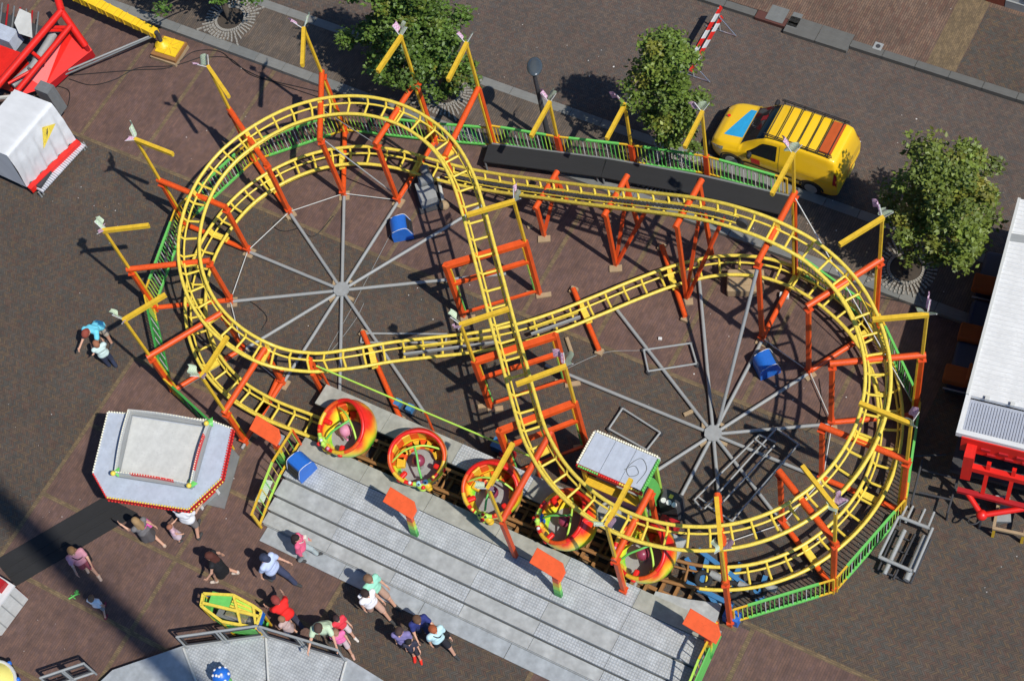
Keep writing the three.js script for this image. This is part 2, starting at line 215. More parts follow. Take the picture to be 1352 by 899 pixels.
M.flagG = new THREE.MeshPhysicalMaterial({ map: flagTexG, roughness: 0.9, side: THREE.DoubleSide, transmission: 0.2, thickness: 0 }); M.flagP = new THREE.MeshPhysicalMaterial({ map: flagTexP, roughness: 0.9, side: THREE.DoubleSide, transmission: 0.2, thickness: 0 });
function flag(par, p, dir, mat, L = 0.42, W = 0.4) { // stick + limp pennant
  const e = p.clone().addScaledVector(dir, 0.35); bar('flag_stick', p, e, 0.012, M.offwhite, par);
  const g = new THREE.PlaneGeometry(1, 1, 8, 6), q = g.attributes.position, d2 = V(-0.75, -0.25, -0.6).normalize().addScaledVector(V(rr(-1, 1), rr(-0.4, 0.1), rr(-1, 1)), 0.5).normalize();
  const ph = rr(0, 6); for (let i = 0; i < q.count; i++) { const a = q.getX(i) + 0.5, b = (q.getY(i) + 0.5); const w = 1 - 0.45 * a, pt = e.clone().addScaledVector(dir, -b * W * w).addScaledVector(d2, a * L).addScaledVector(UY, 0.05 * Math.sin(a * 5 + b * 2 + ph) * a - 0.1 * a * a).addScaledVector(V(1, 0, -1), 0.03 * Math.sin(a * 7 + ph)); q.setXYZ(i, pt.x, pt.y, pt.z); } g.computeVertexNormals(); mesh('flag', g, mat, par);
}
function flagPole(par, base, h0, h1, inward, armL = 1.25) {
  const fp = part('flag_pole', par), a = base.clone().setY(h0), b = base.clone().setY(h1); beam('pole', a, b, 0.07, 0.07, M.yellow2, fp);
  const e = b.clone().addScaledVector(inward, armL); e.y += 0.02; beam('arm', b.clone().addScaledVector(inward, -0.04), e, 0.1, 0.12, M.yellow2, fp); beam('arm_lamp_strip', b.clone().addScaledVector(inward, 0.1).addScaledVector(UY, -0.075), e.clone().addScaledVector(UY, -0.075), 0.05, 0.03, M.yellow, fp);
  const sd = inward.clone().cross(UY).normalize(); flag(fp, b, sd.clone().multiplyScalar(-0.4).addScaledVector(inward, -0.5).addScaledVector(UY, 0.7).normalize(), M.flagG, rr(0.36, 0.52), 0.38); flag(fp, b, sd.clone().multiplyScalar(0.6).addScaledVector(inward, -0.2).addScaledVector(UY, 0.6).normalize(), M.flagP, rr(0.3, 0.42), 0.28);
}
const RING = (c, a, r, y = 0) => V(c.x + r * Math.cos(a * Math.PI / 180), y, c.z + r * Math.sin(a * Math.PI / 180));
function ringFrame(c, a, ro, ri, h, { low = true, pole = 2.0, outBase = 0, inner = true, spokeTo } = {}) {
  const f = part('support_frame', coaster), o = RING(c, a, ro), i = RING(c, a, ri), inw = i.clone().sub(o).normalize();
  if (h > 0.5) {
    beam('outer_post', o.clone().setY(outBase), o.clone().setY(h - 0.08), 0.11, 0.11, M.orange, f);
    beam('lamp_strip', o.clone().addScaledVector(inw, 0.09).setY(outBase + 0.1), o.clone().addScaledVector(inw, 0.09).setY(h - 0.15), 0.05, 0.05, M.yellow2, f);
    bar('top_beam', o.clone().addScaledVector(inw, -0.08).setY(h), i.clone().addScaledVector(inw, 0.06).setY(h), 0.085, M.orange, f);
    if (inner) beam('inner_leg', i.clone().setY(0), i.clone().setY(h - 0.07), 0.11, 0.11, M.orange, f);
    saddle(f, trackNear(o.clone().setY(h), i.clone().setY(h), h, h + 0.7), h + 0.06);
    for (const e of [o, i]) { box('flange_plate', e.x, h - 0.2, e.z, 0.2, 0.025, 0.2, M.orange2, f, -a * Math.PI / 180); box('flange_plate', e.x, Math.max(outBase, 0.02) + 0.3, e.z, 0.19, 0.025, 0.19, M.orange2, f, -a * Math.PI / 180); }
  }
  if (low) {
    bar('base_beam', o.clone().addScaledVector(inw, 0.06).setY(0.17), i.clone().addScaledVector(inw, -0.05).setY(0.17), 0.075, M.orange, f);
    saddle(f, trackNear(o.clone().setY(0.2), i.clone().setY(0.2), 0.3, 0.8), 0.22);
  }
  box('foot_plate', i.x, 0.03, i.z, 0.3, 0.04, 0.3, M.wood, f, -a * Math.PI / 180);
  if (pole) flagPole(f, o.clone(), h > 0.5 ? h + 0.06 : 0.2, h + pole, inw);
  return { o, i, inw };
}
const LO = {}, RO = {};
for (const [a, h, opt] of [[90, 2.05, {}], [120, 2.23, {}], [150, 2.36, {}], [180, 2.52, {}], [210, 2.75, {}], [240, 3.0, {}], [270, 3.08, {}]]) LO[a] = ringFrame(CL, a, a === 90 ? 5.2 : 5.45, 3.22, h, opt);
for (const [a, h, opt] of [[270, 4.2, { pole: 1.75 }], [300, 3.75, { pole: 1.95 }], [330, 3.5, {}], [0, 3.23, {}], [30, 3.25, {}], [60, 3.12, {}]]) RO[a] = ringFrame(CR, a, 5.2, 3.05, h, opt);
// frame over the platform (90 degrees) and its neighbour
RO[90] = ringFrame(CR, 90, 5.05, 3.2, 3.05, { low: false, outBase: 0.6 });
{
  const f = part('support_frame', coaster), o = G(681, 735, 0.6), i = V(2.75, 0, 2.62), h = 2.95; beam('outer_post', o, o.clone().setY(h - 0.08), 0.11, 0.11, M.orange2, f); bar('top_beam', o.clone().setY(h), i.clone().setY(h), 0.085, M.orange2, f); beam('inner_leg', i.clone().setY(0), i.clone().setY(h - 0.07), 0.11, 0.11, M.orange2, f); saddle(f, trackNear(o.clone().setY(h), i.clone().setY(h), h - 0.2, h + 0.7), h + 0.06); flagPole(f, o, h + 0.05, h + 2, i.clone().sub(o).setY(0).normalize());
}
{ // last upper frame before the lift, beam along z
  const f = part('support_frame', coaster), o = V(-4.0, 0.12, -5.86), i = V(-3.75, 0, -3.5), h = 3.0; beam('outer_post', o, o.clone().setY(h - 0.08), 0.11, 0.11, M.orange, f); bar('top_beam', o.clone().setY(h), i.clone().setY(h), 0.085, M.orange, f); beam('inner_leg', i, i.clone().setY(h - 0.07), 0.11, 0.11, M.orange, f); beam('lamp_strip', o.clone().add(V(0.02, 0.1, 0.1)), o.clone().add(V(0.02, h - 0.2, 0.1)), 0.05, 0.05, M.yellow2, f); saddle(f, trackNear(o.clone().setY(h), i.clone().setY(h), h - 0.1, h + 0.7), h + 0.06); flagPole(f, o, h + 0.06, h + 1.95, i.clone().sub(o).setY(0).normalize());
}
// low track stands on single beams across the middle
for (const [a, b] of [[G(478.5, 438, 0.17), G(528, 552, 0.17)], [G(757, 381, 0.17), G(791, 462, 0.17)], [G(874, 324, 0.17), G(905, 418, 0.17)], [G(372, 488, 0.17), G(335, 570, 0.17)]]) {
  const f = part('support_frame', coaster); bar('base_beam', a, b, 0.075, M.orange, f); saddle(f, trackNear(a, b, 0.3, 0.9), 0.22); for (const q of [a, b]) { beam('foot', q.clone().setY(0), q.clone().setY(0.12), 0.2, 0.2, M.wood, f); }
}
{ const f = part('support_frame', coaster), q = frameAt(58 / 90), a = q.p.clone().addScaledVector(q.s, 0.25), b = q.p.clone().addScaledVector(q.s, -0.25); for (const e of [a, b]) beam('inner_leg', e.clone().setY(0), e.clone().setY(q.p.y - 0.25), 0.1, 0.1, M.orange, f); bar('top_beam', a.clone().setY(q.p.y - 0.28), b.clone().setY(q.p.y - 0.28), 0.07, M.orange, f); }
// two-legged frames under the diagonal run
for (const [l, r, h, side] of [[[612, 418], [712, 388], 2.76, 1], [[648, 538], [750, 505], 2.66, -1], [[680, 628], [775, 592], 2.72, 1]]) {
  const f = part('support_frame', coaster), a = G(...l, 0), b = G(...r, 0), d = b.clone().sub(a).normalize();
  for (const e of [a, b]) { beam('leg', e, e.clone().setY(h + 0.07), 0.13, 0.13, M.orange, f); box('foot_plate', e.x + 0.15, 0.025, e.z, 0.42, 0.05, 0.14, M.wood, f, 0.6); box('foot_plate', e.x - 0.2, 0.025, e.z + 0.05, 0.3, 0.05, 0.12, M.wood, f, 0.6); const s = e === a ? 1 : -1; for (let k = 0; k < 3; k++) beam('lamp_strip', e.clone().addScaledVector(d, 0.1 * s).setY(0.3 + k * 0.78), e.clone().addScaledVector(d, 0.1 * s).setY(0.98 + k * 0.78), 0.04, 0.04, [M.green, M.lime, M.yellow2][k], f); }
  beam('top_beam', a.clone().setY(h), b.clone().setY(h), 0.17, 0.14, M.orange, f); beam('middle_beam', a.clone().setY(h - 0.95), b.clone().setY(h - 0.95), 0.11, 0.11, M.orange, f); beam('base_beam', a.clone().setY(0.2), b.clone().setY(0.2), 0.07, 0.07, M.orange, f);
  saddle(f, trackNear(a, b, 2.5, 3.5), h + 0.07);
  const e = side > 0 ? b : a; flagPole(f, e, h + 0.07, h + 2.0, d.clone().multiplyScalar(-side));
}
// lift hill supports
for (const [x, zi, h] of [[-1.26, -3.78, 1.62], [1.04, -3.72, 2.78], [3.3, -3.55, 3.9]]) {
  const f = part('lift_support', coaster), zo = -5.05, t = h - 0.02;
  beam('inner_leg', [x, 0, zi], [x, t, zi + 0.02], 0.1, 0.1, M.orange, f); beam('outer_leg', [x + 0.05, 0.1, zo], [x, t, zo + 0.2], 0.1, 0.1, M.orange, f); bar('top_beam', [x, t, zi + 0.12], [x, t, zo + 0.05], 0.085, M.orange, f); beam('brace', [x, 0.15, zi - 0.02], [x + 0.05, t * 0.85, zo + 0.2], 0.08, 0.08, M.orange2, f);
  if (h > 2) beam('brace', [x + 0.05, 0.15, zi + 0.02], [x + 0.7, t * 0.75, zo + 0.3], 0.08, 0.08, M.orange2, f);
  saddle(f, trackNear(V(x, t, zi), V(x, t, zo), t - 0.2, t + 0.9), t + 0.05); box('foot_plate', x + 0.05, 0.03, zi + 0.1, 0.35, 0.05, 0.2, M.wood, f, 0.5);
}
// hubs and grey floor spokes
for (const [c, as, ro] of [[CL, [30, 60, 90, 120, 150, 180, 210, 240, 270, 300, 330], 5.4], [CR, [0, 30, 60, 90, 120, 180, 210, 240, 270, 300, 330], 5.1]]) {
  const hub = part('hub', coaster); mesh('hub_plate', new THREE.CylinderGeometry(0.24, 0.24, 0.05, 8), M.galv, hub, [c.x, 0.15, c.z]); mesh('hub_drum', new THREE.CylinderGeometry(0.17, 0.17, 0.12, 12), M.galv, hub, [c.x, 0.065, c.z]); for (let k = 0; k < 4; k++) { const e = RING(c, k * 90 + 20, 0.36); box('hub_block', e.x, 0.05, e.z, 0.22, 0.09, 0.09, M.wood, hub, k); }
  for (const a of as) { let r1 = ro; if ((c === CL && (a < 80 || a > 280)) || (c === CR && a > 170 && a < 250) || (c === CR && a > 80 && a < 170)) r1 = 4.7; if ((c === CR && a === 180) || (c === CL && a === 0)) r1 = 5; bar('floor_spoke', RING(c, a, 0.2, 0.09), RING(c, a, r1, 0.09), 0.05, M.galv, coaster); }
  // thin perimeter tie rods between inner feet
  const ri = c === CL ? 3.25 : 3.08; const seq = c === CL ? [90, 120, 150, 180, 210, 240, 270] : [270, 300, 330, 0, 30, 60]; for (let k = 0; k + 1 < seq.length; k++) bar('tie_rod', RING(c, seq[k], ri, 0.12), RING(c, seq[k + 1], ri, 0.12), 0.014, M.offwhite, coaster);
}
for (const [a, b, ha, hb] of [[[496, 190], [421, 142], 3.0, 2.9]]) bar('stay_cable', G(...a, ha), G(...b, hb), 0.01, M.galv, coaster);
bar('brace_pole', RING(CR, 270, 3.0, 3.95), RING(CR, 270, 0.35, 0.15), 0.05, M.galv, coaster);
bar('stay_cable', RING(CR, 270, 5.2, 4.1), RING(CR, 330, 5.3, 0.2), 0.014, M.offwhite, coaster);
bar('stay_cable', RING(CL, 240, 3.3, 2.9), RING(CL, 270, 3.3, 0.2), 0.02, M.galv, coaster);

// ---------- fence panels round the ride ----------
function fencePanel(a, b, { h = 1.0, y = 0, mid = M.green, label = 'green barred fence panel fading to yellow at its ends' , posts = true } = {}) {
  a = P3(a); b = P3(b); const f = thing('fence_panel', label, 'fence', [a.x, y, a.z], 0, 'fence panels round the coaster'), d = b.clone().sub(a).setY(0), L = d.length(); d.normalize();
  const P = (t, yy) => V(d.x * t * L, yy, d.z * t * L), n = Math.max(6, Math.round(L / 0.12));
  for (const yy of [h, 0.14]) { beam('rail', P(0.02, yy), P(0.16, yy), 0.045, 0.045, M.yellow2, f); beam('rail', P(0.16, yy), P(0.84, yy), 0.06, 0.06, mid, f); beam('rail', P(0.84, yy), P(0.98, yy), 0.045, 0.045, M.yellow2, f); }
  for (let i = 1; i < n; i++) { const t = 0.02 + 0.96 * i / n; bar('bar', P(t, 0.15), P(t, h - 0.02), 0.015, t < 0.09 || t > 0.91 ? M.yellow2 : t < 0.2 || t > 0.8 ? M.lime : i % 3 ? mid : M.offwhite, f); }
  if (posts) for (const t of [0.02, 0.98]) beam('post', P(t, 0), P(t, h), 0.05, 0.05, M.yellow2, f);
  return f;
}
{
  const ro = (c, a) => RING(c, a, c === CL ? 5.5 : 5.28), seq = [[ro(CL, 92), 'beside the ticket booth'], [ro(CL, 120), 'at the bend behind the ticket booth'], [ro(CL, 150), 'facing the couple in blue and white'], [ro(CL, 180), 'on the side of the white covered generator'], [ro(CL, 210), 'below the yellow outrigger pad'], [ro(CL, 240), 'under the highest bend by the kerb'], [ro(CL, 270), 'behind the bend next to the large tree'], [V(-4.0, 0, -5.9), 'between the large tree and the street lamp'], [V(-2.02, 0, -6.3), 'in front of the street lamp foot'], [V(0.06, 0, -6.85), 'in front of the middle tree'], [V(2.16, 0, -7.32), 'alongside the yellow van'], [V(4.55, 0, -7.5), null]];
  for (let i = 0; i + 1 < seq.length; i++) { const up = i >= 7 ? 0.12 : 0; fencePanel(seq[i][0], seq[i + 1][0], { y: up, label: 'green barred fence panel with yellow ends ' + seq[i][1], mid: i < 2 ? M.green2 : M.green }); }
  const s2 = [[V(5.5, 0, -5.55), 'under the top of the lift hill'], [ro(CR, 300), 'in the shade beside the round tree grate'], [ro(CR, 330), 'in the shade of the white trailer'], [ro(CR, 0), 'beside the stacked steel frames'], [ro(CR, 30), 'joining the platform corner'], [V(8.35, 0, 4.32), null]];
  for (let i = 0; i + 1 < s2.length; i++) { fencePanel(s2[i][0], s2[i + 1][0], { label: 'green barred fence panel with yellow ends ' + s2[i][1] }); }
  // flagpoles standing on the kerb-side fence
  for (const [x, z, h] of [[-2.02, -6.3, 2.75], [0.06, -6.85, 3.05], [2.16, -7.32, 3.2]]) { const f = part('support_frame', coaster); beam('outer_post', [x, 0.12, z], [x, 1.15, z], 0.14, 0.14, M.orange2, f); flagPole(f, V(x, 0, z), 1.15, h, V(0.05, 0, 1).normalize(), 1.2); }
}
// dark rubber walkway beside the lift
{
  const a = V(-3.9, 0, -5.42), w = thing('maintenance_walkway', 'long black rubber topped walkway between the lift track and green fence', 'walkway', [0, 0, 0]);
  const pts = [[[-3.95, -5.35], [-0.55, -6.2]], [[-0.55, -6.2], [2.1, -6.7]], [[2.1, -6.7], [4.75, -7.05]]];
  pts.forEach(([p, q], i) => { const d = V(q[0] - p[0], 0, q[1] - p[1]); d.normalize(); beam('deck_plate', V(p[0] + d.x * 0.01, 0.5, p[1] + d.z * 0.01), V(q[0] - d.x * 0.01, 0.5, q[1] - d.z * 0.01), 0.62, 0.05, M.rubber, w); beam('edge_strip', V(p[0], 0.47, p[1] - 0.36), V(q[0], 0.47, q[1] - 0.36), 0.06, 0.06, M.galvDark, w); for (const e of [p, q]) for (const s of [-0.25, 0.25]) bar('leg', [e[0] + (e === p ? 0.1 : -0.1), 0, e[1] + s], [e[0] + (e === p ? 0.1 : -0.1), 0.48, e[1] + s], 0.03, M.galvDark, w); });
}
// ---------- station platform ----------
const plateTex = tex(512, (u, v) => { const n = 16, x = (u * n) % 1, y = (v * n) % 1, e = Math.min(x, 1 - x, y, 1 - y), g = 1 + 0.18 * (N1(u, v) - 0.5) + 0.12 * (N2(u, v) - 0.5); return e < 0.16 ? [160 * g, 164 * g, 166 * g] : [184 * g, 187 * g, 188 * g]; });
const plainTex = tex(256, (u, v) => { const g = 1 + 0.2 * (N1(u, v) - 0.5) + 0.12 * (N2(u, v) - 0.5); return [168 * g, 170 * g, 168 * g]; });
const bumpTex = tex(256, (u, v) => { const n = 16, x = (u * n) % 1, y = (v * n) % 1, e = Math.min(x, 1 - x, y, 1 - y), k = e < 0.16 ? 60 : 220; return [k, k, k]; }, false);
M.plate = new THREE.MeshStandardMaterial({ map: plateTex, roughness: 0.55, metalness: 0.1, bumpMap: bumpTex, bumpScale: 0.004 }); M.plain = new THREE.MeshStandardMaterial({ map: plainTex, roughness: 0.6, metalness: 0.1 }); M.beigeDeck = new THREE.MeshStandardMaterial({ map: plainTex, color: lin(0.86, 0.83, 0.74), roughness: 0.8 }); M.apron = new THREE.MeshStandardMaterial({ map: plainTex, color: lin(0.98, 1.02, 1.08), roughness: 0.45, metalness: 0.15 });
function deckBox(name, x0, z0, x1, z1, y0, y1, mat, parent, S = 1.25) { const g = new THREE.BoxGeometry(x1 - x0, y1 - y0, z1 - z0); g.translate((x0 + x1) / 2, (y0 + y1) / 2, (z0 + z1) / 2); const p = g.attributes.position, n = g.attributes.normal, uv = g.attributes.uv; for (let i = 0; i < p.count; i++) { if (Math.abs(n.getY(i)) > 0.5) uv.setXY(i, p.getX(i) / S, p.getZ(i) / S); else if (Math.abs(n.getZ(i)) > 0.5) uv.setXY(i, p.getX(i) / S, p.getY(i) / S); else uv.setXY(i, p.getZ(i) / S, p.getY(i) / S); } return mesh(name, g, mat, parent); }
{
  const pl = thing('station_platform', 'long grey metal loading platform with broad steps along the apple cars', 'platform');
  const XL = -4.0, XR = 8.1, xs = []; for (let x = XL, i = 0; x < XR - 0.3; i++) { const w = Math.min([2.02, 1.98, 2.05][i % 3], XR - x); xs.push([x, x + w]); x += w; }
  const band = (z0, z1, y, mats, nm, x0 = XL) => xs.forEach(([a, b], i) => deckBox(nm, Math.max(a, x0) + 0.006, z0, b - 0.006, z1, y - 0.07, y, mats[i % mats.length], pl, 1.25));
  // each tread plate overlaps an under-frame riser
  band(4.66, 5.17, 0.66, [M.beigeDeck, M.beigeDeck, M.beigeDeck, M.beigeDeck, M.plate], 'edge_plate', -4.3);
  band(5.185, 5.86, 0.62, [M.plate, M.plate, M.plate], 'deck_plate');
  band(5.9, 6.38, 0.47, [M.plain, M.plate, M.plain, M.plate, M.plain, M.plate], 'step_plate'); band(6.41, 6.78, 0.32, [M.plain, M.plate, M.plate, M.plain, M.plate, M.plate], 'step_plate'); band(6.81, 7.14, 0.18, [M.plain, M.plain, M.plate, M.plain, M.plain, M.plate], 'step_plate');
  [[-3.85, -1.35], [-1.35, 1.05], [1.05, 3.6], [3.6, 6.1], [6.1, 8.4]].forEach(([a, b]) => deckBox('apron_plate', a + 0.008, 7.16, b - 0.008, 7.58, 0.012, 0.05, M.apron, pl));
  for (const [z0, z1, y] of [[4.72, 5.8, 0.54], [5.87, 6.32, 0.4], [6.39, 6.72, 0.25], [6.79, 7.1, 0.1]]) deckBox('riser', XL + 0.03, z0, XR - 0.03, z1 + 0.055, 0.012, y, M.plain, pl);
  // far side strip
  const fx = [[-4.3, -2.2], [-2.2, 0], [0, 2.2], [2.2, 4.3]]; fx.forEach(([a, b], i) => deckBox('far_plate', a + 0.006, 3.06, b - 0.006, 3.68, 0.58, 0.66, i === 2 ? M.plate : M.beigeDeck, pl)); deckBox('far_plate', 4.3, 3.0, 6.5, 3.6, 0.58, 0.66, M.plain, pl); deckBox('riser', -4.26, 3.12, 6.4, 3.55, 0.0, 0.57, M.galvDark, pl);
  // plates by the exit curve
  const ex = slab([[6.4, 4.55], [7.2, 4.4], [8.0, 4.15], [8.1, 4.66], [6.4, 4.66]], 0.58, 0.65); mesh('edge_plate', ex, M.plain, pl);
  // timber cross bearers between the rails in the station
  for (let i = 0; i < 30; i++) { const x = -3.6 + i * 0.37; box('bearer', x, 0.16, 4.12, 0.08, 0.1, 0.9, M.brown, pl); }
  for (const z of [3.9, 4.35]) box('runner', 1.8, 0.07, z, 11, 0.1, 0.1, M.brown, pl);
  // guard rail behind the far strip
  const gr = thing('guard_rail', 'thin lime green handrail behind the far platform edge', 'railing'); const y = 1.55; beam('rail', [-4.4, y, 3.0], [-1.0, y, 2.97], 0.04, 0.04, M.lime, gr); beam('rail', [-1.0, y, 2.97], [2.3, y, 2.93], 0.04, 0.04, M.lime, gr); for (const x of [-4.35, -1.0, 2.25]) beam('post', [x, 0.0, 2.98], [x, y, 2.98], 0.05, 0.05, M.orange, gr);
  // sloping side railings of the steps
  function sideRail(x, lab, board) {
    const s = thing('stair_railing', lab, 'railing'); const prof = [[4.9, 1.55], [5.9, 1.55], [6.6, 1.25], [7.25, 0.95]], low = [[4.9, 0.8], [5.9, 0.75], [6.6, 0.5], [7.25, 0.2]];
    for (let i = 0; i < 3; i++) for (const q of [prof, low]) beam('rail', [x, q[i][1], q[i][0]], [x, q[i + 1][1], q[i + 1][0]], 0.05, 0.05, [M.yellow2, M.lime, M.yellow2][i], s);
    for (let i = 0; i < 12; i++) { const z = 4.95 + i * 0.205, f = (q) => { for (let k = 0; k < 3; k++) if (z <= q[k + 1][0]) return q[k][1] + (q[k + 1][1] - q[k][1]) * (z - q[k][0]) / (q[k + 1][0] - q[k][0]); return q[3][1]; }; bar('bar', [x, f(low), z], [x, f(prof), z], 0.012, [M.lime, M.green, M.yellow][i % 3], s); }
    beam('post', [x, 0.6, 4.9], [x, 1.55, 4.9], 0.06, 0.06, M.orange, s); beam('post', [x, 0.03, 7.25], [x, 0.95, 7.25], 0.06, 0.06, M.yellow2, s);
    if (board) { const g = new THREE.BoxGeometry(0.02, 0.5, 0.62); mesh('notice_board', g, new THREE.MeshStandardMaterial({ map: tex(64, (u, v) => { const t = Math.sin(u * 40) * Math.sin(v * 55) > 0.35; return t ? [120, 170, 120] : [222, 226, 205]; }), roughness: 0.6 }), s, [x - 0.04, 0.98, 6.55], [0.35, 0, 0]); }
    if (!board) { const g = new THREE.BoxGeometry(0.03, 0.75, 2.3); mesh('side_panel', g, M.green, s, [x + 0.06, 0.75, 6.1], [0.22, 0, 0]); }
  }
  sideRail(-4.0, 'lime and yellow stair railing with notice board at platform end near ticket booth', true); sideRail(8.28, 'green panelled stair railing at platform end by the fence corner', false);
}
// orange sign boards on rainbow posts
[[548, 706, 'second orange sign board from the ticket booth on the platform'], [738, 786, 'third orange sign board from the ticket booth on the platform'], [936, 866, 'orange sign board beside the green stair railing'], [373, 636, 'orange sign board nearest the ticket booth']].forEach(([px, py, lab], k) => {
  const b = G(px, py, k === 3 ? 0.62 : 0.62); if (k === 3) b.set(-4.15, 0.62, 5.55);
  const s = thing('sign_board', lab, 'sign', [b.x, 0.62, b.z], 0, 'orange sign boards'); const mats = [M.green2, M.green, M.lime, M.yellow2, M.orange, M.red2];
  for (let i = 0; i < 6; i++) beam('post_segment', [0, 0.02 + i * 0.19, -i * 0.02], [0, 0.02 + (i + 1) * 0.19, -(i + 1) * 0.02], 0.2 - i * 0.008, 0.1, mats[i], s);
  const sh = new THREE.Shape(); [[-0.48, -0.24], [0.48, -0.24], [0.48, 0.05], [0.3, 0.24], [-0.48, 0.24]].forEach((p, i) => i ? sh.lineTo(...p) : sh.moveTo(...p)); const g = new THREE.ExtrudeGeometry(sh, { depth: 0.05, bevelEnabled: true, bevelSize: 0.01, bevelThickness: 0.01, bevelSegments: 1 }); g.rotateX(-Math.PI / 2 + 0.35); g.scale(0.95, 1, 0.82); mesh('board', g, M.signOrange, s, [-0.12, 1.6, -0.16], [0, -0.12, 0]); box('board_bracket', -0.1, 1.36, -0.16, 0.75, 0.05, 0.28, M.galv, s);
});
// ---------- apple cars ----------
const appleGeo = (() => { // bowl with a hood at the back, painted green - yellow - orange - red
  const NA = 40, NB = 22, pos = [], col = [], idx = [], prof = t => { const a = -1.25 + t * 2.55; return [Math.cos(a) * 0.78, 0.78 + Math.sin(a) * 0.74]; };
  const stops = [[0, [0.05, 0.4, 0.03]], [0.3, [0.16, 0.6, 0.04]], [0.4, [0.75, 0.75, 0.04]], [0.5, [0.97, 0.42, 0.02]], [0.6, [0.85, 0.03, 0.015]], [1, [0.72, 0.008, 0.012]]];
  const colr = t => { for (let i = 0; i + 1 < stops.length; i++) if (t <= stops[i + 1][0]) { const k = (t - stops[i][0]) / (stops[i + 1][0] - stops[i][0]); return stops[i][1].map((c, q) => c + (stops[i + 1][1][q] - c) * k); } return stops[stops.length - 1][1]; };
  for (const [sh, inn] of [[0, 0], [-0.045, 1]]) for (let j = 0; j <= NB; j++) for (let i = 0; i <= NA; i++) { const ph = i / NA * Math.PI * 2, back = 0.5 + 0.5 * Math.cos(ph), top = 0.5 + 0.34 * Math.pow(back, 1.3), t = j / NB * top, [r, y] = prof(t); const R = r + sh; pos.push(R * Math.cos(ph), y + (inn ? 0.015 : 0), R * Math.sin(ph)); const wob = 0.05 * Math.sin(ph * 5) + 0.03 * Math.sin(ph * 9 + 1); const c = colr(Math.min(1, t + wob + (inn ? 0.13 : -0.09) + (t > 0.4 ? 0.06 * (1 - back) : 0))); col.push(...c); }
  const W = NA + 1, O = W * (NB + 1); for (const o of [0, O]) for (let j = 0; j < NB; j++) for (let i = 0; i < NA; i++) { const a = o + j * W + i, b = a + 1, c = a + W, d = c + 1; if (o) idx.push(a, b, c, b, d, c); else idx.push(a, c, b, b, c, d); }
  for (let i = 0; i < NA; i++) { const a = NB * W + i, b = a + 1, c = a + O, d = b + O; idx.push(a, c, b, b, c, d); }
  const g = new THREE.BufferGeometry(); g.setAttribute('position', new THREE.Float32BufferAttribute(pos, 3)); g.setAttribute('color', new THREE.Float32BufferAttribute(col, 3)); g.setAttribute('uv', new THREE.Float32BufferAttribute(new Float32Array(pos.length / 3 * 2).map((_, i) => (i % 2 ? pos[(i >> 1) * 3 + 1] : Math.atan2(pos[(i >> 1) * 3 + 2], pos[(i >> 1) * 3])) * 0.6), 2)); g.setIndex(idx); g.computeVertexNormals(); return g;
})();
M.apple = new THREE.MeshPhysicalMaterial({ vertexColors: true, roughness: 0.3, clearcoat: 0.6, clearcoatRoughness: 0.2, side: THREE.DoubleSide });
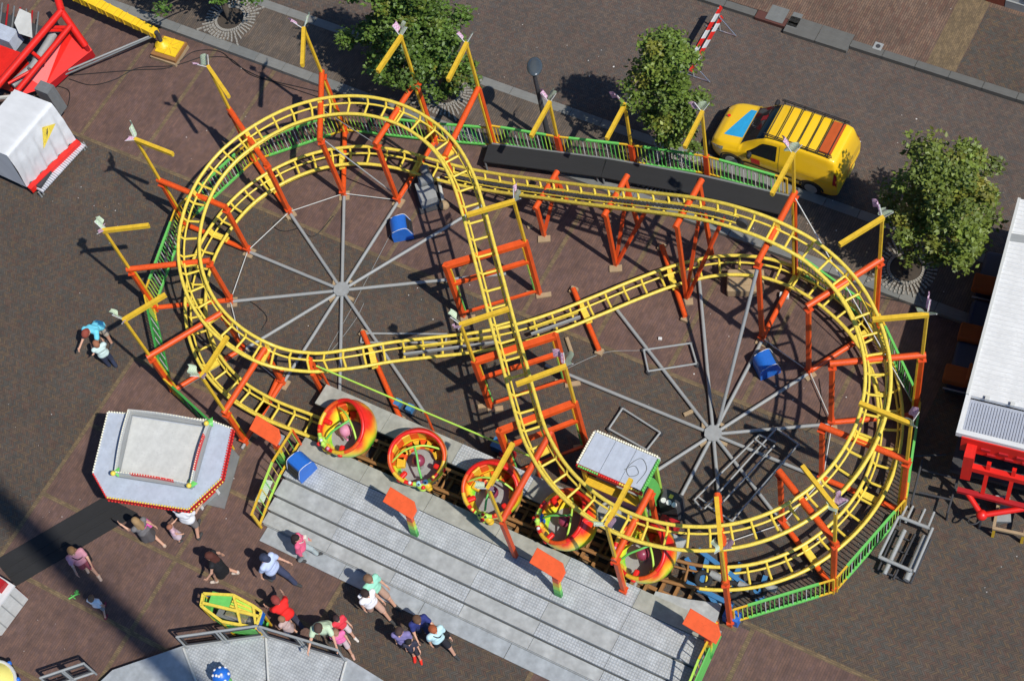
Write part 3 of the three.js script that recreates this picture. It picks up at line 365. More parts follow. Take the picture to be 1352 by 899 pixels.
function appleCar(x, z, turn, label, extra) {
  const c = thing('apple_car', label, 'ride car', [x, 0.42, z], turn, 'apple cars in the station');
  const cha = part('chassis', c); box('frame', 0, 0.1, 0, 0.9, 0.1, 0.5, M.dark, cha); for (const [a, b] of [[-0.35, 0.3], [0.35, 0.3], [-0.35, -0.3], [0.35, -0.3]]) { const w = mesh('wheel', new THREE.CylinderGeometry(0.075, 0.075, 0.05, 12), M.rubber, cha, [a, 0.1, b], [Math.PI / 2, 0, 0]); }
  const sh = mesh('shell', appleGeo, M.apple, c, [0, 0.12, 0]);
  mesh('floor_plate', new THREE.CylinderGeometry(0.62, 0.55, 0.03, 28), M.galv, c, [0, 0.42, 0]);
  // bench around the back with stitched pads
  const bench = part('bench', c); for (let i = 0; i < 9; i++) { const a = -1.35 + i * 0.3375, m = mesh('seat_pad', new RoundedBoxGeometry(0.24, 0.16, 0.3, 2, 0.04), i % 2 ? M.orange : M.yellow2, bench, [0.5 * Math.cos(a), 0.6, 0.5 * Math.sin(a)], [0, -a, 0]); const b2 = mesh('back_pad', new RoundedBoxGeometry(0.07, 0.34, 0.28, 2, 0.03), i % 2 ? M.yellow2 : M.orange, bench, [0.66 * Math.cos(a), 0.86, 0.66 * Math.sin(a)], [0, -a, 0]); }
  for (const s of [-1, 1]) mesh('side_cushion', new RoundedBoxGeometry(0.34, 0.12, 0.14, 2, 0.05), M.red, c, [-0.42, 0.86, 0.5 * s], [0, 0.9 * s, 0]);
  mesh('wheel_column', new THREE.CylinderGeometry(0.05, 0.07, 0.4, 12), M.galv, c, [-0.08, 0.6, 0]); mesh('steering_ball', new THREE.SphereGeometry(0.17, 18, 12), extra === 1 ? M.pink : paint(0.3, 0.05, 0.09, 0.35), c, [-0.08, 0.86, 0]);
  const rimPts = []; for (let i = 0; i < 40; i++) { const ph = i / 40 * Math.PI * 2, back = 0.5 + 0.5 * Math.cos(ph), a = -1.25 + (0.5 + 0.34 * Math.pow(back, 1.3)) * 2.55, R = Math.cos(a) * 0.78 - 0.02; rimPts.push(V(R * Math.cos(ph), 0.9 + Math.sin(a) * 0.74, R * Math.sin(ph))); } const seg = [[0, 9, M.red], [9, 13, M.orange], [13, 16, M.yellow2], [16, 18, M.red], [18, 22, M.lime], [22, 24, M.red], [24, 27, M.yellow2], [27, 31, M.orange], [31, 40, M.red]]; for (const [a, b, mt] of seg) { const pp = []; for (let i = a; i <= b; i++) pp.push(rimPts[i % 40]); mesh('rim', tubeGeo(pp, 0.055, pp.length * 2, 8), mt, c); } const rimB = M.lime; mesh('safety_bar', tubeGeo([[0.02, 0.95, -0.68], [0.12, 1.2, -0.3], [0.14, 1.26, 0], [0.12, 1.2, 0.3], [0.02, 0.95, 0.68]], 0.028, 24, 8), rimB, c); mesh('stem', tubeGeo([[0.14, 1.26, 0], [-0.1, 1.24, 0.02], [-0.4, 1.12, 0.0], [-0.62, 0.92, 0]], 0.03, 18, 8), M.green, c);
  // little worm face on the front rim
  const w = part('worm_face', c); for (let k = 0; k < 4; k++) mesh('worm_ring', new THREE.SphereGeometry(0.13 - k * 0.012, 14, 10), k % 2 ? M.yellow2 : extra === 2 ? M.blue : M.lime, w, [-0.74 + k * 0.01, 0.8 - k * 0.12, (k % 2 ? 0.1 : -0.05)]); for (const s of [-1, 1]) { mesh('eye', new THREE.SphereGeometry(0.075, 12, 8), extra ? M.lime : paint(0.4, 0.75, 0.85, 0.3), w, [-0.76, 0.94, 0.09 * s]); mesh('pupil', new THREE.SphereGeometry(0.035, 8, 6), M.dark, w, [-0.8, 0.98, 0.09 * s]); } mesh('nose', new THREE.SphereGeometry(0.06, 10, 8), M.red, w, [-0.86, 0.86, 0]);
  for (let k = 0; k < 5; k++) { const a = 2.3 + k * 0.42; mesh('rim_lamp', new THREE.SphereGeometry(0.05, 8, 6), [M.red, M.yellow, M.pink, M.white, M.orange][(k + extra) % 5], c, [0.76 * Math.cos(a), 0.98, 0.76 * Math.sin(a)]); }
  return c;
}
// hood direction (photo): back of the shell points up-right in the picture for most cars
appleCar(-2.76, 4.16, 0.95, 'apple shaped spinning car with pink figures inside, nearest the blue cabinet', 1);
appleCar(-0.63, 4.1, 2.25, 'apple shaped spinning car with bare orange seats and smiling worm face', 0);
appleCar(1.59, 4.06, 1.75, 'apple shaped spinning car behind the tilted orange post', 3);
appleCar(3.73, 4.01, 0.35, 'apple shaped spinning car with blue worm half under the track bend', 2);
appleCar(5.88, 3.95, 0.75, 'apple shaped spinning car at the fence end, under the upper track', 4);
{ // small pink figures and hoops inside the first car
  const c = thing('plush_figure', 'pink toy figure lying in the first apple car', 'toy', [-2.91, 0.98, 4.24]); mesh('torso', new THREE.SphereGeometry(0.13, 12, 8), M.pink, c, [0, 0.13, 0]); mesh('head', new THREE.SphereGeometry(0.09, 12, 8), M.pink, c, [0.12, 0.25, 0.05]); bar('arm', [0.05, 0.15, 0.1], [0.3, 0.3, 0.2], 0.03, M.pink, c);
}
// ---------- blue cabinets ----------
function blueCabinet(p, turn, label, s = 1) {
  const c = thing('blue_cabinet', label, 'cabinet', [p.x, p.y, p.z], turn, 'blue cabinets'); c.scale.setScalar(0.78); const sh = new THREE.Shape(); sh.moveTo(-0.36, 0); sh.lineTo(0.36, 0); sh.lineTo(0.36, 0.42); sh.quadraticCurveTo(0.3, 0.72, 0.05, 0.74); sh.lineTo(-0.2, 0.74); sh.lineTo(-0.36, 0.3); sh.closePath();
  const g = new THREE.ExtrudeGeometry(sh, { depth: 0.62 * s, bevelEnabled: true, bevelSize: 0.02, bevelThickness: 0.02, bevelSegments: 2 }); g.translate(0, 0, -0.31 * s); mesh('hood', g, M.blue, c);
  for (const z of [-1, 1]) mesh('edge_piping', tubeGeo([[-0.37, 0.32, 0.31 * s * z], [-0.21, 0.755, 0.32 * s * z], [0.05, 0.755, 0.32 * s * z], [0.3, 0.65, 0.32 * s * z]], 0.012, 20), M.white, c); const fr = mesh('front_grille', new THREE.BoxGeometry(0.02, 0.44, 0.5 * s), M.black, c, [-0.33, 0.46, 0], [0, 0, -0.34]); for (let k = 0; k < 3; k++) mesh('grille_bar', new THREE.BoxGeometry(0.03, 0.02, 0.5 * s), M.dark, c, [-0.38 + k * 0.055, 0.33 + k * 0.15, 0]);
}
{ const a = G(532, 308, 0), b = G(1013, 487, 0); blueCabinet(V(a.x, 0, a.z), -1.6 - 0.9, 'blue hooded cabinet beside the left wheel of grey spokes'); blueCabinet(V(b.x, 0, b.z), -1.6 - 0.7, 'blue hooded cabinet inside the right wheel of grey spokes'); blueCabinet(V(-3.55, 0.62, 5.5), 1.3, 'blue hooded cabinet on the platform end by the railing'); }
// ---------- operator cabin inside the right loop ----------
function bulbs(par, pts, mat, n, r = 0.035) { const gs = []; for (let i = 0; i + 1 < pts.length; i++) for (let k = 0; k < n; k++) { const t = (k + 0.5) / n, g = new THREE.SphereGeometry(r, 6, 5); g.translate(pts[i][0] + (pts[i + 1][0] - pts[i][0]) * t, pts[i][1], pts[i][2] + (pts[i + 1][2] - pts[i][2]) * t); gs.push(g); } const m = mesh('bulb_row', mergeGeometries(gs), mat, par); m.userData.kind = 'stuff'; return m; }
M.bulb = new THREE.MeshStandardMaterial({ color: lin(0.85, 0.8, 0.6), roughness: 0.25 });
{
  const c = thing('operator_cabin', 'small operator cabin with pale three panel roof edged with bulbs', 'cabin', [4.44, 0, 2.4]), W = 1.72, D = 0.95, H = 2.3;
  for (let i = 0; i < 3; i++) box('roof_panel', -W / 2 + W / 6 + i * W / 3, H, 0, W / 3 - 0.012, 0.06, D, M.roofBlue, c); box('roof_trim', 0, H - 0.08, D / 2 + 0.03, W + 0.1, 0.16, 0.05, M.red, c); box('roof_trim', 0, H - 0.08, -D / 2 - 0.03, W + 0.1, 0.16, 0.05, M.offwhite, c); box('roof_trim', W / 2 + 0.03, H - 0.08, 0, 0.05, 0.16, D, M.green, c); box('roof_trim', -W / 2 - 0.03, H - 0.08, 0, 0.05, 0.16, D, M.offwhite, c);
  bulbs(c, [[-W / 2, H + 0.03, -D / 2 - 0.04], [W / 2, H + 0.03, -D / 2 - 0.04]], M.bulb, 26); bulbs(c, [[-W / 2 - 0.04, H + 0.03, -D / 2], [-W / 2 - 0.04, H + 0.03, D / 2]], M.bulb, 14); bulbs(c, [[-W / 2, H + 0.02, D / 2 + 0.05], [-W / 6, H + 0.02, D / 2 + 0.05]], M.green, 9); bulbs(c, [[-W / 6, H + 0.02, D / 2 + 0.05], [W / 6, H + 0.02, D / 2 + 0.05]], M.red, 9); bulbs(c, [[W / 6, H + 0.02, D / 2 + 0.05], [W / 2, H + 0.02, D / 2 + 0.05]], M.yellow, 9); bulbs(c, [[W / 2 + 0.05, H + 0.02, -D / 2], [W / 2 + 0.05, H + 0.02, D / 2]], M.green, 13);
  box('floor', 0, 0.55, 0, W - 0.1, 0.06, D - 0.05, M.galv, c); for (const [x, z] of [[-1, -1], [1, -1], [-1, 1], [1, 1]]) { beam('corner_post', [x * (W / 2 - 0.06), 0, z * (D / 2 - 0.06)], [x * (W / 2 - 0.06), H - 0.1, z * (D / 2 - 0.06)], 0.09, 0.09, x > 0 ? M.lime : M.yellow2, c); }
  box('front_wall', 0, 1.0, D / 2 - 0.05, W - 0.3, 0.85, 0.05, M.pink, c); box('counter', 0, 1.46, D / 2, W - 0.25, 0.05, 0.25, M.yellow2, c); box('back_wall', 0, 1.3, -D / 2 + 0.04, W - 0.2, 1.7, 0.04, M.offwhite, c); const sp = new THREE.Shape(); sp.moveTo(-0.3, 0); sp.lineTo(0.3, 0); sp.quadraticCurveTo(0.35, 0.9, 0.05, 1.7); sp.lineTo(-0.2, 1.7); sp.quadraticCurveTo(0.05, 0.9, -0.3, 0); const sg = new THREE.ExtrudeGeometry(sp, { depth: 0.05, bevelEnabled: false }); mesh('side_panel', sg, M.green, c, [W / 2 + 0.02, 0.5, 0.05], [0, Math.PI / 2, 0]); mesh('roof_cable', tubeGeo([[0.25, H + 0.04, 0.15], [0.45, H + 0.04, -0.05], [0.62, H + 0.04, 0.1], [0.45, H + 0.04, 0.25], [0.3, H + 0.04, 0.1], [0.5, H + 0.04, -0.3], [0.75, H + 0.04, -0.1], [0.7, H + 0.04, 0.35]], 0.008, 60, 4), M.galvDark, c);
  const e = thing('control_box', 'dark switch box with white gauges next to the operator cabin', 'switch box', [5.72, 0, 2.25]); box('housing', 0, 0.45, 0, 0.5, 0.9, 0.4, M.dark, e); box('warning_plate', -0.02, 0.905, -0.05, 0.1, 0.01, 0.1, M.yellow, e); for (let k = 0; k < 3; k++) mesh('gauge', new THREE.CylinderGeometry(0.07, 0.07, 0.03, 14), M.white, e, [-0.15 + k * 0.15, 0.92, 0.13]); box('hose_reel', 0.1, 0.2, 0.45, 0.5, 0.3, 0.35, M.red2, e);
}
// ---------- ticket booth ----------
{
  const H = 2.6, R = [[142, 544], [277, 555], [306, 566], [292, 632], [248, 673], [140, 657], [122, 625]].map(p => { const q = G(...p, H); return [q.x, q.z]; }), cx = -6.35, cz = 7.3, L = R.map(p => [p[0] - cx, p[1] - cz]);
  const b = thing('ticket_booth', 'white roofed ticket booth with red bulb edging and raised inner roof frame', 'booth', [cx, 0, cz]);
  const roofM = M.roofBlue; mesh('roof', slab(L, H - 0.05, H), roofM, b);
  for (let i = 0; i < L.length; i++) { const p = L[i], q = L[(i + 1) % L.length], red = i >= 2 && i <= 5; beam('fascia', [p[0], H - 0.1, p[1]], [q[0], H - 0.1, q[1]], 0.05, 0.17, red ? M.red2 : M.offwhite, b); const len = Math.hypot(p[0] - q[0], p[1] - q[1]); const off = 0.02; bulbs(b, [[p[0], H + 0.02, p[1]], [q[0], H + 0.02, q[1]]], i === 4 || i === 3 ? M.yellow : i === 5 || i === 2 ? M.red : M.bulb, Math.round(len / 0.075), 0.028); const yz = H - 0.12; if (red && i < 5) bulbs(b, [[p[0] * 1.012, yz, p[1] * 1.02], [q[0] * 1.012, yz, q[1] * 1.02]], i === 3 ? M.yellow : M.red, Math.round(len / 0.09), 0.03); }
  // raised square frame on the roof with scalloped lit edges
  const sq = [[168, 540], [273, 556], [250, 638], [150, 622]].map(p => { const q = G(...p, H + 0.35); return [q.x - cx, q.z - cz]; }); mesh('roof_sheet', slab(sq.map(p => [p[0] * 0.96, p[1] * 0.96 + 0.02]), H + 0.005, H + 0.03), M.offwhite, b);
  for (let i = 0; i < 4; i++) { const p = sq[i], q = sq[(i + 1) % 4], n = 14; beam('sign_frame', [p[0], H + 0.12, p[1]], [q[0], H + 0.12, q[1]], 0.1, 0.08, M.galv, b); const pts = []; for (let k = 0; k <= n; k++) { const t = k / n; pts.push([p[0] + (q[0] - p[0]) * t, H + 0.3 + 0.1 * Math.sin(t * Math.PI), p[1] + (q[1] - p[1]) * t]); } for (let k = 0; k < n; k++) beam('scallop_sign', [pts[k][0], pts[k][1] - 0.05, pts[k][2]], [pts[k + 1][0], pts[k + 1][1] - 0.05, pts[k + 1][2]], 0.03, 0.13, i === 0 || i === 3 || k < 3 || k > 10 ? M.offwhite : M.red, b); bulbs(b, pts, M.bulb, 2, 0.022); }
  for (const i of [1, 2, 3]) { const g = new THREE.ConeGeometry(0.15, 0.24, 3); mesh('corner_ornament', g, M.green, b, [sq[i][0], H + 0.3, sq[i][1]], [0.3, i, 0.2]); mesh('ornament_lamp', new THREE.SphereGeometry(0.07, 10, 8), M.yellow, b, [sq[i][0] + 0.05, H + 0.42, sq[i][1] + 0.08]); }
  // cabin below
  const wl = L.map(p => [p[0] * 0.52 - 0.25, p[1] * 0.52 - 0.3]); mesh('floor', slab(wl, 0.05, 0.25), M.galv, b); for (let i = 0; i < wl.length; i++) { const p = wl[i], q = wl[(i + 1) % wl.length]; beam('lower_wall', [p[0], 0.7, p[1]], [q[0], 0.7, q[1]], 0.05, 0.9, i % 2 ? M.red : M.yellow2, b); beam('window_pane', [p[0], 1.65, p[1]], [q[0], 1.65, q[1]], 0.02, 0.95, M.glass, b); beam('corner_post', [p[0], 0.05, p[1]], [p[0], H - 0.06, p[1]], 0.08, 0.08, M.white, b); }
  const mp = [[0.9, 0.95], [1.75, 0.4], [1.55, -0.6]]; const pd = [[290, 660], [296, 668], [318, 600], [302, 590]].map(p => { const q = G(...p, 0.03); return [q.x - cx, q.z - cz]; }); const pg = [[245, 660], [296, 672], [316, 603], [300, 585]].map(p => { const q = G(...p, 0.02); return [q.x - cx, q.z - cz]; }); mesh('base_plate', slab(pg, 0.012, 0.04), M.galvDark, b);
}
// ---------- machinery ----------
{
  const m = thing('lift_motor', 'grey lift motor housing under the track start beside the spokes', 'motor', [G(566, 262, 0).x, 0, G(566, 262, 0).z], 0.75); m.scale.setScalar(0.85); box('housing', 0, 0.26, 0, 0.62, 0.5, 0.78, M.galv, m); mesh('gearbox', new THREE.CylinderGeometry(0.2, 0.2, 0.5, 14), M.galvDark, m, [0.1, 0.6, -0.35], [0, 0, Math.PI / 2]); mesh('motor', new THREE.CylinderGeometry(0.16, 0.16, 0.45, 16), M.galvDark, m, [0.15, 0.62, -0.62], [Math.PI / 2, 0, 0]); box('base_frame', 0, 0.03, 0, 0.9, 0.06, 1.1, M.dark, m); bar('pipe', [0.45, 0.2, 0.4], [0.5, 0.15, -0.6], 0.06, M.offwhite, m); mesh('sack', new THREE.SphereGeometry(0.18, 12, 8), M.wood, m, [0.45, 0.15, 0.55]);
  const d = thing('drive_unit', 'blue tyre drive machinery under the track by the platform corner', 'machine', [7.7, 0, 3.6]); for (const [x0, z0, x1, z1, y] of [[-0.9, -0.6, 1.1, -0.1, 0.28], [-0.8, 0.3, 0.5, 0.35, 0.22], [-1.1, -0.3, 0.1, 0.5, 0.16], [0.2, -0.75, 0.3, 0.4, 0.2], [-0.6, -0.5, -0.4, 0.4, 0.24], [0.9, -0.7, 1.0, 0.0, 0.2]]) beam('beam', [x0, y, z0], [x1, y, z1], 0.12, 0.12, M.blueMach, d); for (const [x, z] of [[-0.45, 0.05], [0.3, 0.0], [0.9, -0.25]]) { mesh('tyre', new THREE.TorusGeometry(0.17, 0.07, 8, 18), M.rubber, d, [x, 0.3, z], [Math.PI / 2, 0, 0]); mesh('motor', new THREE.CylinderGeometry(0.1, 0.1, 0.3, 12), M.galv, d, [x + 0.25, 0.3, z - 0.2], [0, 0, Math.PI / 2]); } box('chest', 0.6, 0.2, 0.62, 0.4, 0.4, 0.28, M.blue, d);
  const d2 = thing('drive_unit', 'small blue brake motors behind the far platform strip', 'machine', [-2.2, 0, 2.5]); d2.scale.setScalar(0.7); for (const x of [-0.3, 0.25]) { box('motor', x, 0.2, 0.1, 0.25, 0.3, 0.3, M.blueMach, d2); } box('base', 0, 0.03, 0.1, 0.9, 0.06, 0.4, M.dark, d2); const d3 = thing('drive_unit', 'red and blue brake motor near the diagonal frame foot', 'machine', [0.75, 0, 2.55]); box('motor', 0, 0.2, 0, 0.35, 0.3, 0.3, M.blueMach, d3); box('mount', 0.3, 0.12, 0.1, 0.4, 0.2, 0.25, M.red2, d3);
}
// loose grey pipe frames on the paving
function pipeFrame(pts, labels, y = 0.12, feet = true, mat = M.galv) { const q = pts.map(p => G(p[0], p[1], y)), f = thing('pipe_frame', labels, 'frame', [q[0].x, 0, q[0].z]); const L = q.map(p => V(p.x - q[0].x, y, p.z - q[0].z)); for (let i = 0; i < L.length; i++) bar('pipe', L[i], L[(i + 1) % L.length], 0.03, mat, f); if (feet) for (const p of L) mesh('foot', new THREE.CylinderGeometry(0.06, 0.07, y, 10), M.dark, f, [p.x, y / 2, p.z]); return f; }
pipeFrame([[822, 539], [872, 571], [854, 594], [804, 566]], 'rectangular grey pipe frame on black feet above the operator cabin'); pipeFrame([[850, 462], [912, 453], [920, 480], [856, 490]], 'rectangular grey pipe frame with a dark leg between the loops'); pipeFrame([[478, 440], [590, 441], [588, 452], [476, 452]], 'narrow grey pipe frame under the low crossing', 0.1, false);
{
  const f = thing('frame_stack', 'stack of long grey tube frames lying on the right wheel spokes', 'frame stack', [G(985, 625, 0).x, 0, G(985, 625, 0).z]); const o = f.position; const Q = (x, y, h) => { const q = G(x, y, h); return V(q.x - o.x, h, q.z - o.z); };
  const lines = [[[1003, 574], [917, 660]], [[1026, 565], [930, 672]], [[1023, 588], [950, 668]], [[1055, 586], [965, 690]], [[1003, 574], [1025, 584]], [[917, 660], [927, 672]], [[1026, 566], [1054, 586]], [[935, 668], [970, 690]], [[998, 580], [1013, 592]], [[921, 655], [933, 664]]]; lines.forEach(([a, b], i) => bar('tube', Q(...a, 0.2 + (i % 3) * 0.05), Q(...b, 0.2 + (i % 3) * 0.05), 0.026, M.galv, f)); for (const p of [[1003, 574], [917, 660], [1055, 586], [965, 690]]) { const q = Q(...p, 0.2); bar('stud', [q.x, 0, q.z], [q.x, 0.2, q.z], 0.03, M.galvDark, f); }
  const g = thing('frame_stack', 'stack of grey and dark steel stair frames outside the fence by the trailer', 'frame stack', [G(1195, 725, 0).x, 0, G(1195, 725, 0).z]); const o2 = g.position, Q2 = (x, y, h) => { const q = G(x, y, h); return V(q.x - o2.x, h, q.z - o2.z); };
  for (const [a, b, r, m, h] of [[[1187, 682], [1161, 735], 0.04, M.galv, 0.45], [[1232, 697], [1207, 755], 0.04, M.galv, 0.45], [[1161, 735], [1205, 754], 0.05, M.galv, 0.45], [[1188, 682], [1227, 697], 0.05, M.galv, 0.45], [[1195, 700], [1168, 758], 0.06, M.galv, 0.3], [[1222, 708], [1197, 766], 0.08, M.galv, 0.3], [[1206, 668], [1196, 690], 0.035, M.galv, 0.4], [[1222, 672], [1212, 694], 0.035, M.galv, 0.4], [[1234, 676], [1226, 696], 0.035, M.galv, 0.4], [[1198, 668], [1190, 684], 0.035, M.galv, 0.4], [[1183, 700], [1160, 752], 0.03, M.dark, 0.15], [[1209, 705], [1180, 765], 0.03, M.dark, 0.15], [[1230, 712], [1203, 770], 0.03, M.dark, 0.15], [[1160, 752], [1203, 770], 0.03, M.dark, 0.12], [[1173, 722], [1216, 738], 0.02, M.dark, 0.1], [[1180, 705], [1222, 722], 0.02, M.dark, 0.1]]) bar('tube', Q2(...a, h), Q2(...b, h), r, m, g); for (const p of [[1165, 735], [1205, 753], [1189, 684], [1228, 698]]) { const q = Q2(...p, 0.45); bar('stud', [q.x, 0, q.z], [q.x, 0.45, q.z], 0.03, M.galvDark, g); }
  const k = thing('tube_rack', 'dark thin tube rack leaning beside the red trailer hitch', 'rack', [G(1240, 630, 0).x, 0, G(1240, 630, 0).z]); const o3 = k.position, Q3 = (x, y, h) => { const q = G(x, y, h); return V(q.x - o3.x, h, q.z - o3.z); }; for (const [a, b] of [[[1218, 608], [1204, 664]], [[1265, 632], [1252, 676]], [[1218, 620], [1265, 632]], [[1214, 650], [1258, 660]], [[1208, 602], [1250, 600]]]) bar('tube', Q3(...a, 0.5), Q3(...b, 0.5), 0.03, M.dark, k); for (const p of [[1218, 608], [1204, 664], [1265, 632], [1252, 676]]) { const q = Q3(...p, 0.5); bar('stud', [q.x, 0, q.z], [q.x, 0.5, q.z], 0.03, M.dark, k); }
}

// ---------- trees ----------
const leafGeo = (() => { const g = new THREE.BufferGeometry(); g.setAttribute('position', new THREE.Float32BufferAttribute([0, 0, 0, 0.034, 0.012, 0.04, 0, 0.006, 0.1, -0.034, 0.012, 0.04], 3)); g.setAttribute('uv', new THREE.Float32BufferAttribute([0.5, 0, 1, 0.4, 0.5, 1, 0, 0.4], 2)); g.setIndex([0, 1, 2, 0, 2, 3]); g.computeVertexNormals(); return g; })();
const leafMat = new THREE.MeshPhysicalMaterial({ color: lin(1, 1, 1), roughness: 0.55, side: THREE.DoubleSide, transmission: 0.25, thickness: 0 });
const barkMat = new THREE.MeshStandardMaterial({ color: lin(0.10, 0.08, 0.06), map: wearTex, roughness: 0.95 });
function tree(name, label, base, crown, R, nClump, perClump, tone, leafScale = 1) { // crown centre and radii
  const t = thing(name, label, 'tree', [base.x, base.y, base.z]); const c = crown.clone().sub(base), k0 = V(0, 0, 0), tr = part('trunk', t);
  const pts = [k0, V(c.x * 0.15, c.y * 0.35, c.z * 0.15), V(c.x * 0.5, c.y * 0.7, c.z * 0.5), V(c.x * 0.9, c.y * 1.15, c.z * 0.9)], tc = new THREE.CatmullRomCurve3(pts), tg = new THREE.TubeGeometry(tc, 14, 0.1, 9), tp = tg.attributes.position;
  for (let i = 0; i <= 14; i++) { const q = tc.getPointAt(i / 14), s = 1.15 - 0.85 * i / 14; for (let j = 0; j <= 9; j++) { const n = i * 10 + j; tp.setXYZ(n, q.x + (tp.getX(n) - q.x) * s, q.y + (tp.getY(n) - q.y) * s, q.z + (tp.getZ(n) - q.z) * s); } } tg.computeVertexNormals(); mesh('stem', tg, barkMat, tr);
  const clumps = [];
  for (let i = 0; i < nClump; i++) { const a = rr(0, 6.283), cy = rr(-0.95, 1), rad = Math.pow(rnd(), 0.42), w = Math.sqrt(1 - cy * cy * 0.75) * rad * (1.0 - 0.32 * Math.max(0, cy)) * (0.82 + 0.75 * noi.noise(Math.cos(a) * 1.7 + base.x, Math.sin(a) * 1.7, cy * 1.6 + 3)); clumps.push(V(c.x + R[0] * w * Math.cos(a), c.y + R[1] * cy * (0.75 + 0.35 * rad), c.z + R[2] * w * Math.sin(a))); }
  // limbs to some clumps
  for (let i = 0; i < 16; i++) { const e = clumps[i * 3 % clumps.length], s = tc.getPointAt(rr(0.35, 0.95)), m = s.clone().lerp(e, 0.5).add(V(0, 0.12, 0)); mesh('limb', tubeGeo([s, m, e], 0.022, 8, 5), barkMat, tr); }
  const N = clumps.length * perClump, im = new THREE.InstancedMesh(leafGeo, leafMat, N), mt = new THREE.Matrix4(), q = new THREE.Quaternion(), col = new THREE.Color(); let n = 0;
  for (const cl of clumps) { const cr_ = rr(0.22, 0.42), cc = rr(0.75, 1.25), dry = rnd() < tone[3] ? rr(0.2, 0.8) : 0; for (let k = 0; k < perClump; k++) { const d = V(rr(-1, 1), rr(-1, 1), rr(-1, 1)); d.normalize().multiplyScalar(cr_ * Math.pow(rnd(), 0.5)); d.y *= 0.8; q.setFromEuler(new THREE.Euler(rr(-0.9, 0.9), rr(0, 6.28), rr(-0.9, 0.9))); const s = rr(0.65, 1.25) * leafScale; mt.compose(cl.clone().add(d), q, V(s, s, s)); im.setMatrixAt(n, mt); const b = cc * rr(0.7, 1.35); col.setRGB((tone[0] + dry * 0.12) * b, (tone[1] + dry * 0.02) * b, tone[2] * b); im.setColorAt(n, col); n++; } }
  im.name = 'crown'; im.userData.kind = 'stuff'; t.add(im); return t;
}
const PV = 0.12;
tree('plane_tree', 'large dense green tree at the kerb behind the highest coaster bend', V(-6.3, PV, -7.0), G(532, 44, 3.5).add(V(-0.05, 0, -0.3)), [2.3, 2.3, 1.35], 185, 125, [0.105, 0.18, 0.024, 0.08], 1.3);
tree('young_tree', 'slender green tree between the fence and the red and white barrier', V(1.0, PV, -7.15), G(880, 122, 3.2).add(V(0, 0, -0.1)), [1.2, 2.05, 1.1], 95, 100, [0.14, 0.21, 0.027, 0.15], 1.25);
{ const q = G(1246, 262, 3.6); tree('round_tree', 'round yellowish green tree beside the white trailer', V(8.33, PV, -6.7), V(q.x, 3.5, q.z), [1.8, 1.8, 1.65], 135, 115, [0.155, 0.205, 0.027, 0.22], 1.3); }
tree('street_tree', 'tree in a cobbled square whose crown rises out of view by the crane arm', V(-14.1, PV, -6.86), V(-14.2, 3.7, -6.95), [1.9, 2.0, 1.9], 110, 90, [0.08, 0.16, 0.02, 0.05], 1.3);
// cobbled tree squares
function treeSquare(x, z, lab, full = true) {
  const t = thing('tree_grate', lab, 'paving', [x, PV, z], 0, 'cobbled tree squares'); mesh('soil', new THREE.CylinderGeometry(0.42, 0.42, 0.02, 24), new THREE.MeshStandardMaterial({ color: lin(0.07, 0.055, 0.042), map: wearTex, roughness: 1 }), t, [0, 0.008, 0]);
  const a = [], b = []; for (let i = 0; i < 44; i++) { const an = i / 44 * 6.2832; a.push(gBox(0.47 * Math.cos(an), 0.02, 0.47 * Math.sin(an), 0.085, 0.05 + rr(0, 0.012), 0.055, -an + rr(-0.1, 0.1))); }
  for (let i = 0; i < 40; i++) { const an = i / 40 * 6.2832, m = 0.78 / Math.max(Math.abs(Math.cos(an)), Math.abs(Math.sin(an))); for (let r = 0.58; r < m; r += 0.1) b.push(gBox(r * Math.cos(an) + rr(-0.01, 0.01), 0.016, r * Math.sin(an) + rr(-0.01, 0.01), 0.085, 0.045 + rr(0, 0.012), 0.05, -an + rr(-0.2, 0.2))); }
  const cm = new THREE.MeshStandardMaterial({ color: lin(0.33, 0.31, 0.27), map: wearTex, roughness: 0.9 }); mesh('ring_stones', mergeGeometries(a), cm, t).userData.kind = 'stuff'; mesh('corner_stones', mergeGeometries(b), cm, t).userData.kind = 'stuff';
}
treeSquare(-14.1, -6.86, 'pale cobbled square round the tree by the crane arm'); treeSquare(-6.3, -7.0, 'pale cobbled square under the large dense tree'); treeSquare(8.33, -6.7, 'pale cobbled square under the round yellowish tree'); treeSquare(1.0, -7.0, 'pale cobbled square hidden behind the slender tree');
// ---------- street lamp ----------
{
  const b = V(-2.56, PV, -6.6), l = thing('street_lamp', 'dark street lamp with flat oval head behind the fence', 'street lamp', [b.x, b.y, b.z]); mesh('pole', new THREE.CylinderGeometry(0.055, 0.085, 3.3, 14), M.dark, l, [0, 1.65, 0]); mesh('base_sleeve', new THREE.CylinderGeometry(0.1, 0.12, 0.5, 14), M.dark, l, [0, 0.25, 0]);
  const g = new THREE.SphereGeometry(1, 22, 14); g.scale(0.22, 0.1, 0.36); mesh('lamp_head', g, new THREE.MeshPhysicalMaterial({ color: lin(0.06, 0.075, 0.085), roughness: 0.25, clearcoat: 0.7 }), l, [-0.05, 3.42, -0.16], [-0.15, 0.5, 0]); mesh('neck', new THREE.CylinderGeometry(0.04, 0.055, 0.25, 10), M.dark, l, [0, 3.32, 0]);
}
